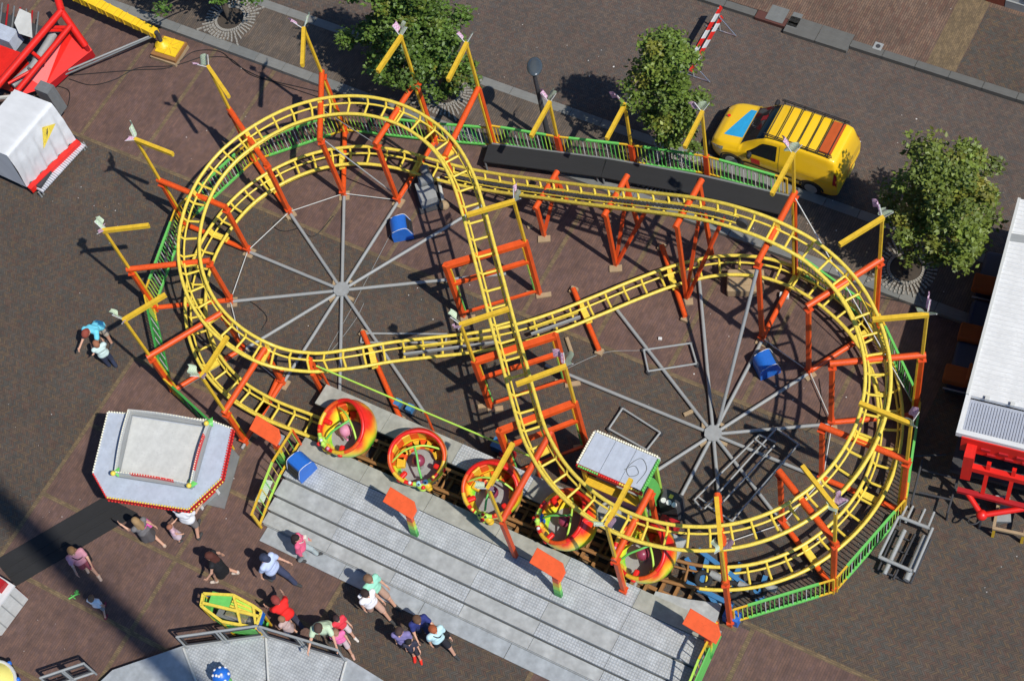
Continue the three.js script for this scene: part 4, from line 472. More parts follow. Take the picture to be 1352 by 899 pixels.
// ---------- red and white barrier ----------
{
  const b = thing('road_barrier', 'red and white striped board barrier standing across the road', 'barrier', [0.28, 0.006, -11.25]); const mr = M.red, mw = M.white;
  for (const y of [0.95, 0.5]) { const bd = part('board', b); for (let k = 0; k < 7; k++) { const z0 = -1.12 + k * 0.32, s = 0.1; const g = new THREE.BufferGeometry(); const P = [[z0 + s, y + 0.11], [z0 + 0.32 + s, y + 0.11], [z0 + 0.32 - s, y - 0.11], [z0 - s, y - 0.11]].map(p => [Math.max(-1.12, Math.min(1.12, p[0])), p[1]]); const sh = new THREE.Shape(P.map(p => new THREE.Vector2(p[0], p[1]))); const eg = new THREE.ExtrudeGeometry(sh, { depth: 0.03, bevelEnabled: false }); eg.rotateY(-Math.PI / 2); mesh('stripe', eg, k % 2 ? mw : mr, bd); } }
  for (const z of [-0.9, 0.9]) { bar('post', [-0.03, 0.05, z], [-0.03, 1.08, z], 0.025, M.galv, b); bar('foot', [-0.5, 0.03, z], [0.5, 0.03, z], 0.025, M.chrome, b); bar('strut', [0.5, 0.05, z + 0.02], [0, 0.7, z + 0.02], 0.02, M.chrome, b); }
}
// ---------- yellow van ----------
{
  const v = thing('delivery_van', 'yellow delivery van with blue bonnet patch and black roof rack parked at the kerb', 'van', [1.86, 0.006, -8.8]); v.scale.setScalar(0.95); // front at x=0 pointing to -x
  const L = 4.12, prof = [[0, 0.3, 0.62], [0.06, 0.24, 0.76], [0.25, 0.2, 0.87], [0.6, 0.2, 0.96], [0.98, 0.2, 1.05], [1.2, 0.2, 1.24], [1.5, 0.2, 1.5], [1.78, 0.2, 1.69], [2.05, 0.2, 1.755], [2.6, 0.2, 1.79], [3.3, 0.2, 1.79], [3.75, 0.2, 1.765], [3.96, 0.22, 1.7], [4.06, 0.26, 1.4], [4.12, 0.32, 0.9], [4.12, 0.34, 0.75]];
  const sec = x => { let i = 0; while (i < prof.length - 2 && prof[i + 1][0] < x) i++; const a = prof[i], b = prof[i + 1], t = Math.min(1, Math.max(0, (x - a[0]) / (b[0] - a[0] || 1))); return [a[1] + (b[1] - a[1]) * t, a[2] + (b[2] - a[2]) * t]; };
  const half = x => 0.885 * (1 - Math.pow(Math.max(0, (0.55 - x) / 0.55), 2) * 0.24) * (1 - Math.pow(Math.max(0, (x - 3.8) / 0.32), 2) * 0.05);
  const S = (x, k, o = 0) => { // k: -1 near sill (+z) .. 0 centre top .. 1 far sill
    const [y0, y1] = sec(x), hw = half(x), s = Math.sign(k) || 1, a = Math.abs(k), tall = y1 > 1.1; const yw = Math.min(0.98, y0 + (y1 - y0) * 0.72), rt = tall ? hw * (0.76 + 0.0 * x) - (1.25 - Math.min(1.25, y1)) * -0.2 : hw * 0.86; let y, z;
    if (a < 0.4) { const t = a / 0.4; z = rt * t * 0.97; y = y1 - 0.035 * t * t * t; } else if (a < 0.46) { const t = (a - 0.4) / 0.06; z = rt * 0.97 + (rt * 1.05 - rt * 0.97) * t; y = y1 - 0.035 - 0.06 * t; } else if (a < 0.7) { const t = (a - 0.46) / 0.24, yt = y1 - 0.095; z = rt * 1.05 + (hw - rt * 1.05) * t; y = yt + (Math.min(yt, yw) - yt) * t; } else { const t = (a - 0.7) / 0.3, ya = Math.min(y1 - 0.095, yw); z = hw * (1 + 0.012 * Math.sin(t * 3.14) - 0.05 * t * t); y = ya + (y0 - ya) * t; }
    return V(x, y + (a < 0.45 ? o : 0), (z + (a >= 0.4 ? o : 0)) * -s * -1 * (k < 0 ? 1 : 1)).multiply(V(1, 1, 1));
  };
  const SS = (x, k, o = 0) => { const p = S(x, k, o); p.z = Math.abs(p.z) * (k < 0 ? 1 : -1); return p; };
  function patch(fx, nx, nk, o = 0) { const pos = [], uv = [], idx = []; for (let i = 0; i <= nx; i++) for (let j = 0; j <= nk; j++) { const [x, k] = fx(i / nx, j / nk), p = SS(x, k, o); pos.push(p.x, p.y, p.z); uv.push(i / nx, j / nk); } for (let i = 0; i < nx; i++) for (let j = 0; j < nk; j++) { const a = i * (nk + 1) + j, b = a + nk + 1; idx.push(a, b, a + 1, a + 1, b, b + 1); } const g = new THREE.BufferGeometry(); g.setAttribute('position', new THREE.Float32BufferAttribute(pos, 3)); g.setAttribute('uv', new THREE.Float32BufferAttribute(uv, 2)); g.setIndex(idx); g.computeVertexNormals(); return g; }
  const vy = new THREE.MeshPhysicalMaterial({ color: lin(0.93, 0.56, 0.012), roughness: 0.35, clearcoat: 0.8, clearcoatRoughness: 0.08, side: THREE.DoubleSide });
  const body = part('body', v); mesh('shell', patch((u, w) => [u * L, -1 + 2 * w], 90, 64), vy, body);
  // closing front and rear faces
  for (const x of [0, L]) { const pts = []; for (let j = 0; j <= 40; j++) { const p = SS(x, -1 + j / 20); pts.push(new THREE.Vector2(p.z, p.y)); } const g = new THREE.ShapeGeometry(new THREE.Shape(pts)); g.rotateY(-Math.PI / 2); g.translate(x, 0, 0); mesh('end_panel', g, x ? vy : M.black, body); }
  const lerp = (a, b, t) => a + (b - a) * t;
  mesh('windscreen', patch((u, w) => [lerp(1.02, 1.74, u), lerp(-0.39, 0.39, w)], 14, 24, 0.006), M.glass, v);
  for (const s of [-1, 1]) { mesh('side_window', patch((u, w) => [lerp(1.28, 2.2, u), s * lerp(Math.min(0.66, lerp(0.64, 0.49, Math.min(1, u * 2.2))), 0.685, w)], 12, 6, 0.008), M.glass, v); mesh('door_moulding', patch((u, w) => [lerp(1.1, 3.6, u), s * lerp(0.875, 0.91, w)], 16, 2, 0.012), M.black, v); mesh('door_seam', patch((u, w) => [lerp(2.28, 2.292, u), s * lerp(0.47, 0.93, w)], 1, 12, 0.004), M.dark, v); mesh('panel_groove', patch((u, w) => [lerp(2.4, 3.85, u), s * lerp(0.73, 0.742, w)], 12, 1, 0.004), M.yellow, v); mesh('door_mark', patch((u, w) => [lerp(1.42, 1.7, u), s * lerp(0.76, 0.86, w)], 6, 4, 0.005), M.red, v); mesh('headlamp', patch((u, w) => [lerp(0.1, 0.5, u), s * lerp(lerp(0.62, 0.52, u), 0.7, w)], 6, 4, 0.008), M.chrome, v); mesh('tail_lamp', patch((u, w) => [lerp(3.98, 4.1, u), s * lerp(0.56, 0.76, w)], 3, 6, 0.01), M.red2, v); }
  const ow = [-0.39, -0.3, -0.22, -0.12]; mesh('bonnet_patch', patch((u, w) => [lerp(0.36 + 0.42 * w, 0.98, u), lerp(-0.26, 0.3, w)], 8, 12, 0.005), paint(0.03, 0.42, 0.78, 0.4), v); mesh('dash_card', patch((u, w) => [lerp(1.3, 1.5, u), lerp(0.05, 0.16, w)], 3, 3, 0.012), M.red2, v); mesh('emblem', new THREE.CylinderGeometry(0.05, 0.05, 0.02, 10), M.red, v, [0.22, 0.875, -0.2]); mesh('front_bumper', new RoundedBoxGeometry(0.2, 0.3, 1.5, 3, 0.08), M.black, v, [0.0, 0.38, 0]); mesh('rear_bumper', new RoundedBoxGeometry(0.2, 0.26, 1.66, 3, 0.07), vy, v, [4.03, 0.4, 0]); box('plate', 4.19, 0.5, 0, 0.01, 0.11, 0.5, M.yellow, v);
  for (const x of [0.78, 3.32]) for (const s of [-1, 1]) { const w = part('wheel', v); mesh('tyre', new THREE.CylinderGeometry(0.31, 0.31, 0.2, 26), M.rubber, w, [x, 0.31, s * 0.8], [Math.PI / 2, 0, 0]); mesh('rim', new THREE.CylinderGeometry(0.2, 0.2, 0.03, 18), M.galv, w, [x, 0.31, s * 0.895], [Math.PI / 2, 0, 0]); mesh('wheel_arch', new THREE.TorusGeometry(0.36, 0.03, 6, 20, Math.PI), M.black, w, [x, 0.3, s * 0.87]); }
  for (const s of [-1, 1]) { const m = part('wing_mirror', v); mesh('housing', new RoundedBoxGeometry(0.12, 0.18, 0.2, 2, 0.05), M.black, m, [1.42, 1.08, s * 1.0]); }
  const rk = part('roof_rack', v); for (const s of [-1, 1]) for (const y of [1.86, 1.94]) bar('rail', [1.75, y, s * 0.64], [3.85, y - 0.02, s * 0.64], 0.016, M.black, rk); for (let k = 0; k < 7; k++) { const x = 1.85 + k * 0.31; bar('cross_bar', [x, 1.87, -0.64], [x, 1.87, 0.64], 0.016, M.black, rk); if (k % 2 === 0) for (const s of [-1, 1]) bar('rack_foot', [x, 1.74, s * 0.63], [x, 1.94, s * 0.64], 0.016, M.black, rk); }
  box('rack_board', 3.6, 1.84, 0, 0.36, 0.05, 1.1, paint(0.55, 0.09, 0.01, 0.7), v);
}
// ---------- covered generator, red ride truss and crane arm (left) ----------
function poly(name, faces, mat, parent) { const gs = faces.map(f => { const pos = [], idx = []; f.forEach(p => pos.push(p.x, p.y, p.z)); for (let i = 1; i + 1 < f.length; i++) idx.push(0, i, i + 1); const g = new THREE.BufferGeometry(); g.setAttribute('position', new THREE.Float32BufferAttribute(pos, 3)); const uv = []; f.forEach(p => uv.push(p.x * 0.5 + p.y * 0.3, p.z * 0.5 + p.y * 0.2)); g.setAttribute('uv', new THREE.Float32BufferAttribute(uv, 2)); g.setIndex(idx); return g.toNonIndexed(); }); const g = mergeGeometries(gs); g.computeVertexNormals(); return mesh(name, g, mat, parent); }
{
  const t = thing('covered_generator', 'white tarpaulin covered generator trailer with yellow lightning warning triangle', 'generator'); const tarp = new THREE.MeshStandardMaterial({ color: lin(0.74, 0.75, 0.75), roughness: 0.6, map: plainTexSoft(), side: THREE.DoubleSide });
  function plainTexSoft() { return tex(128, (u, v) => { const k = 235 + 24 * (N1(u, v) - 0.5); return [k, k, k]; }); }
  // tarpaulin as a draped grid: ridge along z, folds down the front
  const A = G(8, 205, 2.0), B = G(67, 136, 2.0), E = G(99, 184, 0.45), Fp = G(34, 247, 0.45), back = V(-1.35, 0.05, 0.05), pos = [], idx = [], uv = [], NX = 26, NY = 30;
  const rows_ = [A.clone().add(back.clone().multiplyScalar(1.0)), A, A.clone().lerp(Fp, 0.5).add(V(0.06, 0.05, 0)), Fp], rows2 = [B.clone().add(back), B, B.clone().lerp(E, 0.5).add(V(0.06, 0.05, 0)), E]; const cs = [0, 0.34, 0.68, 1];
  const pick = (r, s) => { for (let i = 0; i < 3; i++) if (s <= cs[i + 1]) return r[i].clone().lerp(r[i + 1], (s - cs[i]) / (cs[i + 1] - cs[i])); return r[3].clone(); };
  for (let i = 0; i <= NX; i++) for (let j = 0; j <= NY; j++) { const s = i / NX, q = j / NY, p = pick(rows_, s).lerp(pick(rows2, s), q); const fold = s > 0.34 ? (s - 0.34) * 0.075 * (Math.sin(q * 31 + 2 * s) + 0.6 * Math.sin(q * 57 + 5 * s)) + 0.03 * fbm(q * 6, s * 6, 2) : 0.02 * fbm(q * 4, s * 5, 8); p.x += fold; p.y += fold * 0.6; pos.push(p.x, p.y, p.z); uv.push(s * 2, q * 2); } for (let i = 0; i < NX; i++) for (let j = 0; j < NY; j++) { const a = i * (NY + 1) + j, b = a + NY + 1; idx.push(a, a + 1, b, a + 1, b + 1, b); } const g = new THREE.BufferGeometry(); g.setAttribute('position', new THREE.Float32BufferAttribute(pos, 3)); g.setAttribute('uv', new THREE.Float32BufferAttribute(uv, 2)); g.setIndex(idx); g.computeVertexNormals(); mesh('tarpaulin', g, tarp, t);
  const dn = (p, y = 0.45) => V(p.x, y, p.z); poly('end_cover', [[A, Fp, dn(A.clone().add(back))], [A, dn(A.clone().add(back)), A.clone().add(back)], [B, dn(B.clone().add(back)), E], [B, B.clone().add(back), dn(B.clone().add(back))]], tarp, t);
  beam('red_sill', V(Fp.x + 0.1, 0.36, Fp.z), V(E.x + 0.1, 0.36, E.z), 0.18, 0.2, M.red, t); { const a = G(48, 250, 0.3), b = G(105, 188, 0.3), d = b.clone().sub(a); const gr = mesh('tread_step', new THREE.BoxGeometry(d.length(), 0.05, 0.42), new THREE.MeshStandardMaterial({ map: tex(128, (u, v) => { const k = (u * 26) % 1 < 0.35 ? 140 : 205; return [k, k, k + 4]; }), roughness: 0.5 }), t, [(a.x + b.x) / 2 + 0.02, 0.3, (a.z + b.z) / 2], [0, -Math.atan2(d.z, d.x), 0]); for (const p of [a, b]) for (const k of [0.05, -0.05]) beam('step_leg', [p.x + 0.08, 0, p.z + k], [p.x + 0.08, 0.28, p.z + k], 0.04, 0.04, M.galv, t); }
  box('chassis', -16.95, 0.28, -0.05, 1.9, 0.3, 2.0, M.dark, t, 0.03); for (const z of [-0.6, 0.7]) mesh('wheel', new THREE.CylinderGeometry(0.28, 0.28, 0.18, 20), M.rubber, t, [-17.4, 0.28, z], [Math.PI / 2, 0, 0]); const c = G(63, 126, 2.0); box('exhaust_box', c.x - 0.4, 1.35, c.z - 0.25, 0.5, 1.1, 0.35, M.galvDark, t);
  { // warning triangle with lightning bolt, flat on the slope
    const P = [G(55, 176, 1.62), G(73, 178, 1.42), G(55, 199, 1.22)]; const n = P[1].clone().sub(P[0]).cross(P[2].clone().sub(P[0])).normalize(); if (n.y < 0) n.negate(); const slope = (s, q) => pick(rows_, s).lerp(pick(rows2, s), q).add(V(0.05, 0.05, 0)); const T = [slope(0.48, 0.66), slope(0.6, 0.86), slope(0.74, 0.5)]; poly('warning_triangle', [T], M.yellow, t); const mid = T[0].clone().add(T[1]).add(T[2]).divideScalar(3).add(V(0.012, 0.015, 0)), ex = T[1].clone().sub(T[2]).multiplyScalar(0.13), ey = T[0].clone().sub(T[2]).multiplyScalar(0.16); const Z = (a, b) => mid.clone().addScaledVector(ex, a).addScaledVector(ey, b); poly('lightning_bolt', [[Z(-0.2, 1.2), Z(0.5, 1.2), Z(0.1, 0.1), Z(-0.6, 0.1)], [Z(-0.3, 0.25), Z(0.6, 0.25), Z(-0.5, -1.3)]], M.dark, t); }
}
{
  const r = thing('folded_ride', 'red folded fairground ride truss with grey cylinders and sloping red panel', 'ride'); const tube = (a, ha, b, hb, rad, m = M.red) => bar('truss_tube', G(...a, ha), G(...b, hb), rad, m, r);
  const PA = [[58, 116, 0.55], [20, 128, 0.9], [32, 100, 1.0], [88, 36, 1.15], [100, 38, 0.9], [121, 66, 0.55], [102, 78, 0.5]].map(p => G(...p)); poly('slope_panel', [[PA[0], PA[1], PA[2], PA[3], PA[4], PA[5], PA[6]]], M.red, r); poly('slope_panel_skirt', [[PA[0], PA[6], PA[6].clone().setY(0.25), PA[0].clone().setY(0.25)], [PA[6], PA[5], PA[5].clone().setY(0.25), PA[6].clone().setY(0.25)], [PA[5], PA[4], PA[4].clone().setY(0.25), PA[5].clone().setY(0.25)]], M.red2, r);
  tube([80, 14], 1.9, [-10, 120], 1.9, 0.11); tube([80, 14], 1.9, [112, 60], 0.8, 0.11); tube([92, 34], 1.5, [22, 120], 1.5, 0.09); tube([62, 36], 1.4, [90, 36], 1.4, 0.06); tube([38, 66], 1.5, [58, 82], 1.4, 0.06); tube([60, 40], 1.7, [86, 40], 1.2, 0.05); tube([10, 110], 1.3, [50, 88], 1.3, 0.05); tube([76, 0], 2.0, [80, 14], 1.9, 0.12); tube([70, -8], 2.0, [82, 12], 1.9, 0.08); tube([70, 45], 1.2, [40, 92], 1.2, 0.13, M.galv); tube([45, 85], 1.0, [15, 112], 1.0, 0.13, M.galv);
  box('red_hood', G(5, 82, 1.2).x - 0.2, 0.8, G(5, 82, 1.2).z, 1.1, 0.8, 1.0, M.red, r, 0.02); box('hood_top', G(5, 46, 1.2).x - 0.1, 1.0, G(5, 46, 1.2).z - 0.05, 0.9, 0.5, 0.5, M.roofBlue, r); const hx = [[18, 30], [25, 11], [40, 18], [42, 50], [24, 44]].map(p => G(...p, 1.5)); poly('white_panel', [hx], M.offwhite, r); for (let k = 0; k < 7; k++) bar('rear_tube', G(2 + k * 8, 4 + k * 2, 0.8), G(-2 + k * 8, 40 + k * 2, 0.8), 0.03, k % 2 ? M.red2 : M.galvDark, r); box('bogie', G(20, 70, 0.4).x, 0.35, G(20, 70, 0.4).z, 2.6, 0.5, 2.2, M.dark, r, 0.02); for (const [p, q] of [[[80, 14], 1.9], [[20, 118], 1.5], [[112, 60], 0.8]]) { const e = G(...p, q); bar('prop', V(e.x, 0, e.z), e, 0.07, M.red2, r); } const pj = [[0, 118], [14, 122], [6, 140]]; box('frame_corner', G(8, 128, 0.8).x, 0.8, G(8, 128, 0.8).z, 0.6, 0.08, 0.08, M.offwhite, r, 0.5); box('frame_corner', G(14, 132, 0.8).x, 0.78, G(14, 132, 0.8).z, 0.08, 0.08, 0.6, M.offwhite, r, 0.5);
}
{
  const a = thing('outrigger_arm', 'yellow outrigger arm ending on a yellow foot plate over timber', 'outrigger', [-15.25, 0, -5.15]); const o = a.position, Q = (x, y, h) => { const q = G(x, y, h); return V(q.x - o.x, h, q.z - o.z); };
  const p0 = Q(70, -22, 1.15), p1 = Q(206, 44, 0.75); const d = p1.clone().sub(p0), yel = paint(0.93, 0.62, 0.02, 0.45); const n = 6; for (let i = 0; i < n; i++) beam('arm_section', p0.clone().addScaledVector(d, i / n + 0.002), p0.clone().addScaledVector(d, (i + 1) / n - 0.002), 0.34 - i * 0.018, 0.34 - i * 0.022, yel, a); for (let i = 0; i < 12; i++) { const p = p0.clone().addScaledVector(d, (i + 0.5) / 12); box('arm_rib', p.x, p.y + 0.005, p.z, 0.03, 0.36 - i * 0.011, 0.38 - i * 0.009, M.yellow2, a, Math.atan2(-d.z, d.x)); }
  mesh('jack_screw', new THREE.CylinderGeometry(0.07, 0.07, 0.5, 12), M.dark, a, [p1.x + 0.05, 0.62, p1.z + 0.02]); const c = Q(219, 60, 0.4); box('timber_block', c.x, 0.07, c.z, 0.95, 0.13, 0.8, M.wood, a, 0.03); box('timber_block', c.x + 0.02, 0.2, c.z - 0.02, 0.9, 0.12, 0.76, M.brown, a, 0.06); box('foot_plate', c.x + 0.04, 0.285, c.z - 0.06, 0.74, 0.04, 0.6, yel, a, 0.05); mesh('foot_dome', new THREE.CylinderGeometry(0.1, 0.24, 0.14, 16), yel, a, [p1.x + 0.06, 0.37, p1.z + 0.03]);
  for (let k = 0; k < 8; k++) { const an = k / 8 * 6.28; box('plate_rib', c.x + 0.04 + 0.2 * Math.cos(an), 0.315, c.z - 0.06 + 0.2 * Math.sin(an), 0.22, 0.03, 0.02, M.yellow2, a, -an); }
  for (const s of [0, 1]) { const q0 = G(205 - s * 4, 44 + s * 4, 0.6), q1 = G(55 + s * 30, 105 - s * 8, 0.4); bar('guy_rod', V(q0.x - o.x, 0.6, q0.z - o.z), V(q1.x - o.x, 0.35, q1.z - o.z), 0.03, s ? M.galvDark : M.galv, a); }
}
// odds and ends on the ground inside the loops
for (const [px, py, w, d, h, ry, lab, mt, nm, cat] of [[985, 378, 1.0, 0.7, 0.35, 0.4, 'brown wooden crate under the low bend by the lift hill', M.wood, 'wooden_crate', 'crate'], [910, 546, 0.3, 0.1, 0.08, 0.9, 'short timber block beside the right hub', M.wood, 'timber_block', 'timber'], [752, 457, 0.5, 0.1, 0.08, -0.8, 'timber block under the low crossing beam', M.wood, 'timber_block', 'timber'], [1036, 392, 0.26, 0.16, 0.14, 0.3, 'small white plastic box lying inside the right loop', M.white, 'plastic_box', 'box'], [872, 448, 0.1, 0.08, 0.06, 0.3, 'crumpled white paper bag between the loops', M.white, 'paper_bag', 'bag'], [700, 300, 0.16, 0.1, 0.06, 0.8, 'timber wedge beside a lift support foot', M.wood, 'timber_wedge', 'timber']]) { const q = G(px, py, 0), o = thing(nm, lab, cat, [q.x, 0, q.z], ry); mesh('body', new RoundedBoxGeometry(w, h, d, 1, Math.min(h, d) * 0.15), mt, o, [0, h / 2 + 0.01, 0]); mesh(cat === 'crate' ? 'lid_board' : 'edge_strip', new THREE.BoxGeometry(w * 0.9, 0.02, d * 0.3), mt, o, [0, h + 0.015, d * 0.1]); }
// power cables
function cable(label, pts, r = 0.014, name = 'cable', mat = M.cable) { const q = pts.map(p => G(p[0], p[1], p[2] ?? 0.03)); q.forEach((v, i) => v.y = pts[i][2] ?? (r + 0.012)); return tag(mesh(name, tubeGeo(q, r, pts.length * 10, 5), mat), label, 'cable', 'cables lying on the paving'); }
cable('black cables running from the outrigger foot along the kerb', [[85, 100], [130, 96], [180, 92], [225, 88], [255, 68], [290, 68], [310, 84], [345, 102], [400, 116], [425, 122]]); cable('black cable curving close to the red sloping panel', [[70, 112], [90, 120], [88, 140], [80, 150]]); cable('black cable sagging below the outrigger rods', [[90, 104], [120, 112], [150, 105], [180, 90], [230, 86], [262, 76]]); cable('black cable looping toward the highest coaster bend', [[262, 76], [300, 76], [330, 98], [360, 108], [420, 128]]); cable('thin grey rope lying across the left spoke wheel', [[520, 300], [470, 395], [430, 470], [470, 420], [480, 400]], 0.008, 'rope', M.galv); cable('thin pale cord beside the two pipe frames', [[740, 490], [800, 465], [850, 462], [900, 455]], 0.008, 'rope', M.galv); cable('dark coiled cable at the foot of a left inner leg', [[398, 300], [372, 305], [360, 296], [375, 288], [392, 298], [412, 312], [440, 285]], 0.012); cable('dark cable hanging by the left frame feet', [[325, 395], [340, 405], [352, 420], [345, 435]], 0.012); cable('black cables along the shaded kerb by the round tree', [[1160, 392], [1200, 400], [1240, 410], [1290, 405]], 0.014);
cable('dark curled cable beside the right loop legs', [[1082, 500], [1085, 530], [1078, 560], [1065, 570]], 0.01);
// ---------- white trailer on the right ----------
{
  const H = 3.0, A = G(1345, 262, H), B = G(1263, 571, H), d = B.clone().sub(A), L = d.length(); d.normalize(); const t = thing('show_trailer', 'white ribbed roof show trailer with red chassis front and drawbar', 'trailer', [B.x, 0, B.z], Math.atan2(d.x, d.z)); // local +z towards drawbar, x to the right
  const W = 4.2, roofEnd = -1.05; deckBox('roof', 0, -L, W, roofEnd, H - 0.12, H, M.white, t); for (let i = 0; i < 44; i++) { const z = -L + 0.1 + i * (L + roofEnd - 0.15) / 44; box('roof_rib', W / 2, H + 0.008, z, W - 0.1, 0.018, 0.025, M.white, t); } box('roof_edge', 0.03, H + 0.02, (-L + roofEnd) / 2, 0.07, 0.06, L + roofEnd, M.offwhite, t); box('roof_patch', 1.6, H + 0.012, -L + 1.05, 3.1, 0.02, 0.22, M.galv, t, 0.08);
  box('wall', 0.05, 1.9, -L / 2 - 0.5, 0.08, 2.0, L - 1.2, M.offwhite, t); box('wall', W - 0.05, 1.6, -L / 2, 0.08, 2.6, L, M.offwhite, t); box('wall', W / 2, 1.6, -L + 0.05, W - 0.2, 2.6, 0.08, M.offwhite, t); box('floor', W / 2, 0.75, -L / 2, W, 0.15, L, M.dark, t);
  const cor = new THREE.MeshStandardMaterial({ color: lin(0.52, 0.55, 0.62), roughness: 0.4, metalness: 0.3, map: wearTex }); box('corrugated_sheet', W / 2, H - 0.2, roofEnd / 2 - 0.02, W - 0.1, 0.04, -roofEnd - 0.05, cor, t); for (let i = 0; i < 60; i++) box('corrugation', 0.2 + i * 0.068, H - 0.17, roofEnd / 2 - 0.02, 0.03, 0.025, -roofEnd - 0.2, cor, t); box('front_rim', W / 2, H - 0.06, -0.05, W, 0.18, 0.12, M.white, t); box('side_rim', 0.06, H - 0.08, roofEnd / 2, 0.12, 0.14, -roofEnd, M.white, t); for (let k = 0; k < 6; k++) box('rim_clamp', 0.5 + k * 0.6, H + 0.05, roofEnd, 0.1, 0.08, 0.1, M.offwhite, t);
  box('front_panel', W / 2, 2.55, 0.0, W - 0.3, 0.7, 0.08, M.red, t); for (let k = 0; k < 8; k++) { box('panel_slot', 0.75 + k * 0.42, 2.55, 0.06, 0.22, 0.09, 0.04, M.red2, t); box('panel_slot', 0.9 + k * 0.42, 2.32, 0.06, 0.2, 0.09, 0.04, M.red2, t); } box('front_beam', W / 2, 1.9, 0.28, W - 0.6, 0.2, 0.14, M.red, t); box('corner_bracket', 0.42, 2.0, 0.2, 0.24, 1.3, 0.4, M.red, t); for (const x of [0.9, 1.5, 2.2, 2.8]) beam('front_strut', [x, 1.0, 0.5], [x, 2.2, 0.2], 0.1, 0.1, M.red, t); box('lower_beam', W / 2 - 0.3, 1.0, 0.55, W - 1.2, 0.12, 0.12, M.red2, t);
  const ap = G(1297, 680, 0.8).sub(t.position).applyAxisAngle(UY, -t.rotation.y); bar('drawbar', [0.5, 0.95, 0.5], [ap.x, 0.8, ap.z], 0.075, M.red, t); bar('drawbar', [2.1, 0.95, 0.5], [ap.x, 0.8, ap.z], 0.075, M.red, t); mesh('hitch', new THREE.SphereGeometry(0.14, 14, 10), M.red, t, [ap.x, 0.8, ap.z]); bar('jockey_leg', [ap.x, 0, ap.z + 0.02], [ap.x, 0.75, ap.z + 0.02], 0.04, M.dark, t); mesh('hand_wheel', new THREE.TorusGeometry(0.14, 0.02, 6, 16), M.dark, t, [ap.x - 0.15, 0.6, ap.z + 0.1], [1.2, 0.4, 0]); for (const [x, z] of [[0.6, -1.2], [0.6, -2.2], [3.5, -1.2], [3.5, -2.2], [0.3, -5.8], [3.7, -5.8]]) mesh('wheel', new THREE.CylinderGeometry(0.4, 0.4, 0.25, 22), M.rubber, t, [x, 0.4, z], [0, 0, Math.PI / 2]);
  // ride cars parked in the trailer's shade
  for (const [px, py, lab] of [[1302, 372, 'dark blue ride car with orange seat in shade, closest to the round tree'], [1284, 437, 'dark blue ride car with orange seat in shade, middle of three'], [1264, 492, 'dark blue ride car with orange seat in shade, nearest the fence']]) { const q = G(px, py, 0.6), c = thing('ride_car', lab, 'ride car', [q.x, 0, q.z], 0.15, 'ride cars parked under the trailer edge'); mesh('tub', new RoundedBoxGeometry(0.9, 0.5, 1.3, 3, 0.14), paint(0.012, 0.03, 0.09, 0.5), c, [0.25, 0.35, -0.35]); mesh('seat', new RoundedBoxGeometry(0.62, 0.25, 0.5, 2, 0.06), paint(0.3, 0.075, 0.008, 0.8), c, [0, 0.62, 0.1]); mesh('backrest', new RoundedBoxGeometry(0.1, 0.5, 0.5, 2, 0.04), paint(0.3, 0.075, 0.008, 0.8), c, [0.32, 0.8, 0.1]); box('skid', 0.2, 0.05, -0.3, 0.8, 0.1, 1.2, M.dark, c); bar('bumper_bar', [-0.25, 0.42, 0.42], [0.5, 0.42, 0.42], 0.025, M.galv, c); }
  const e = G(1335, 690, 0.3), y = thing('pallet_frame', 'yellow framed pallet beside the red drawbar at the picture edge', 'frame', [e.x, 0, e.z], 0.2); for (const [x, z, w, dd] of [[0, -0.35, 0.8, 0.07], [0, 0.35, 0.8, 0.07], [-0.37, 0, 0.07, 0.7], [0.37, 0, 0.07, 0.7]]) box('frame_bar', x, 0.55, z, w, 0.08, dd, M.wood, y); for (const [x, z] of [[-0.35, -0.33], [0.35, -0.33], [-0.35, 0.33], [0.35, 0.33]]) box('leg', x, 0.25, z, 0.07, 0.52, 0.07, M.yellow2, y); const f2 = G(1325, 668, 0.1); const st = thing('grey_step', 'grey metal step lying beside the yellow framed pallet', 'step', [f2.x, 0, f2.z], 0.4); box('tread', 0, 0.16, 0.1, 0.35, 0.04, 0.7, M.galv, st); box('riser', 0, 0.08, -0.2, 0.35, 0.14, 0.05, M.galvDark, st); box('riser', 0, 0.08, 0.4, 0.35, 0.14, 0.05, M.galvDark, st);
}
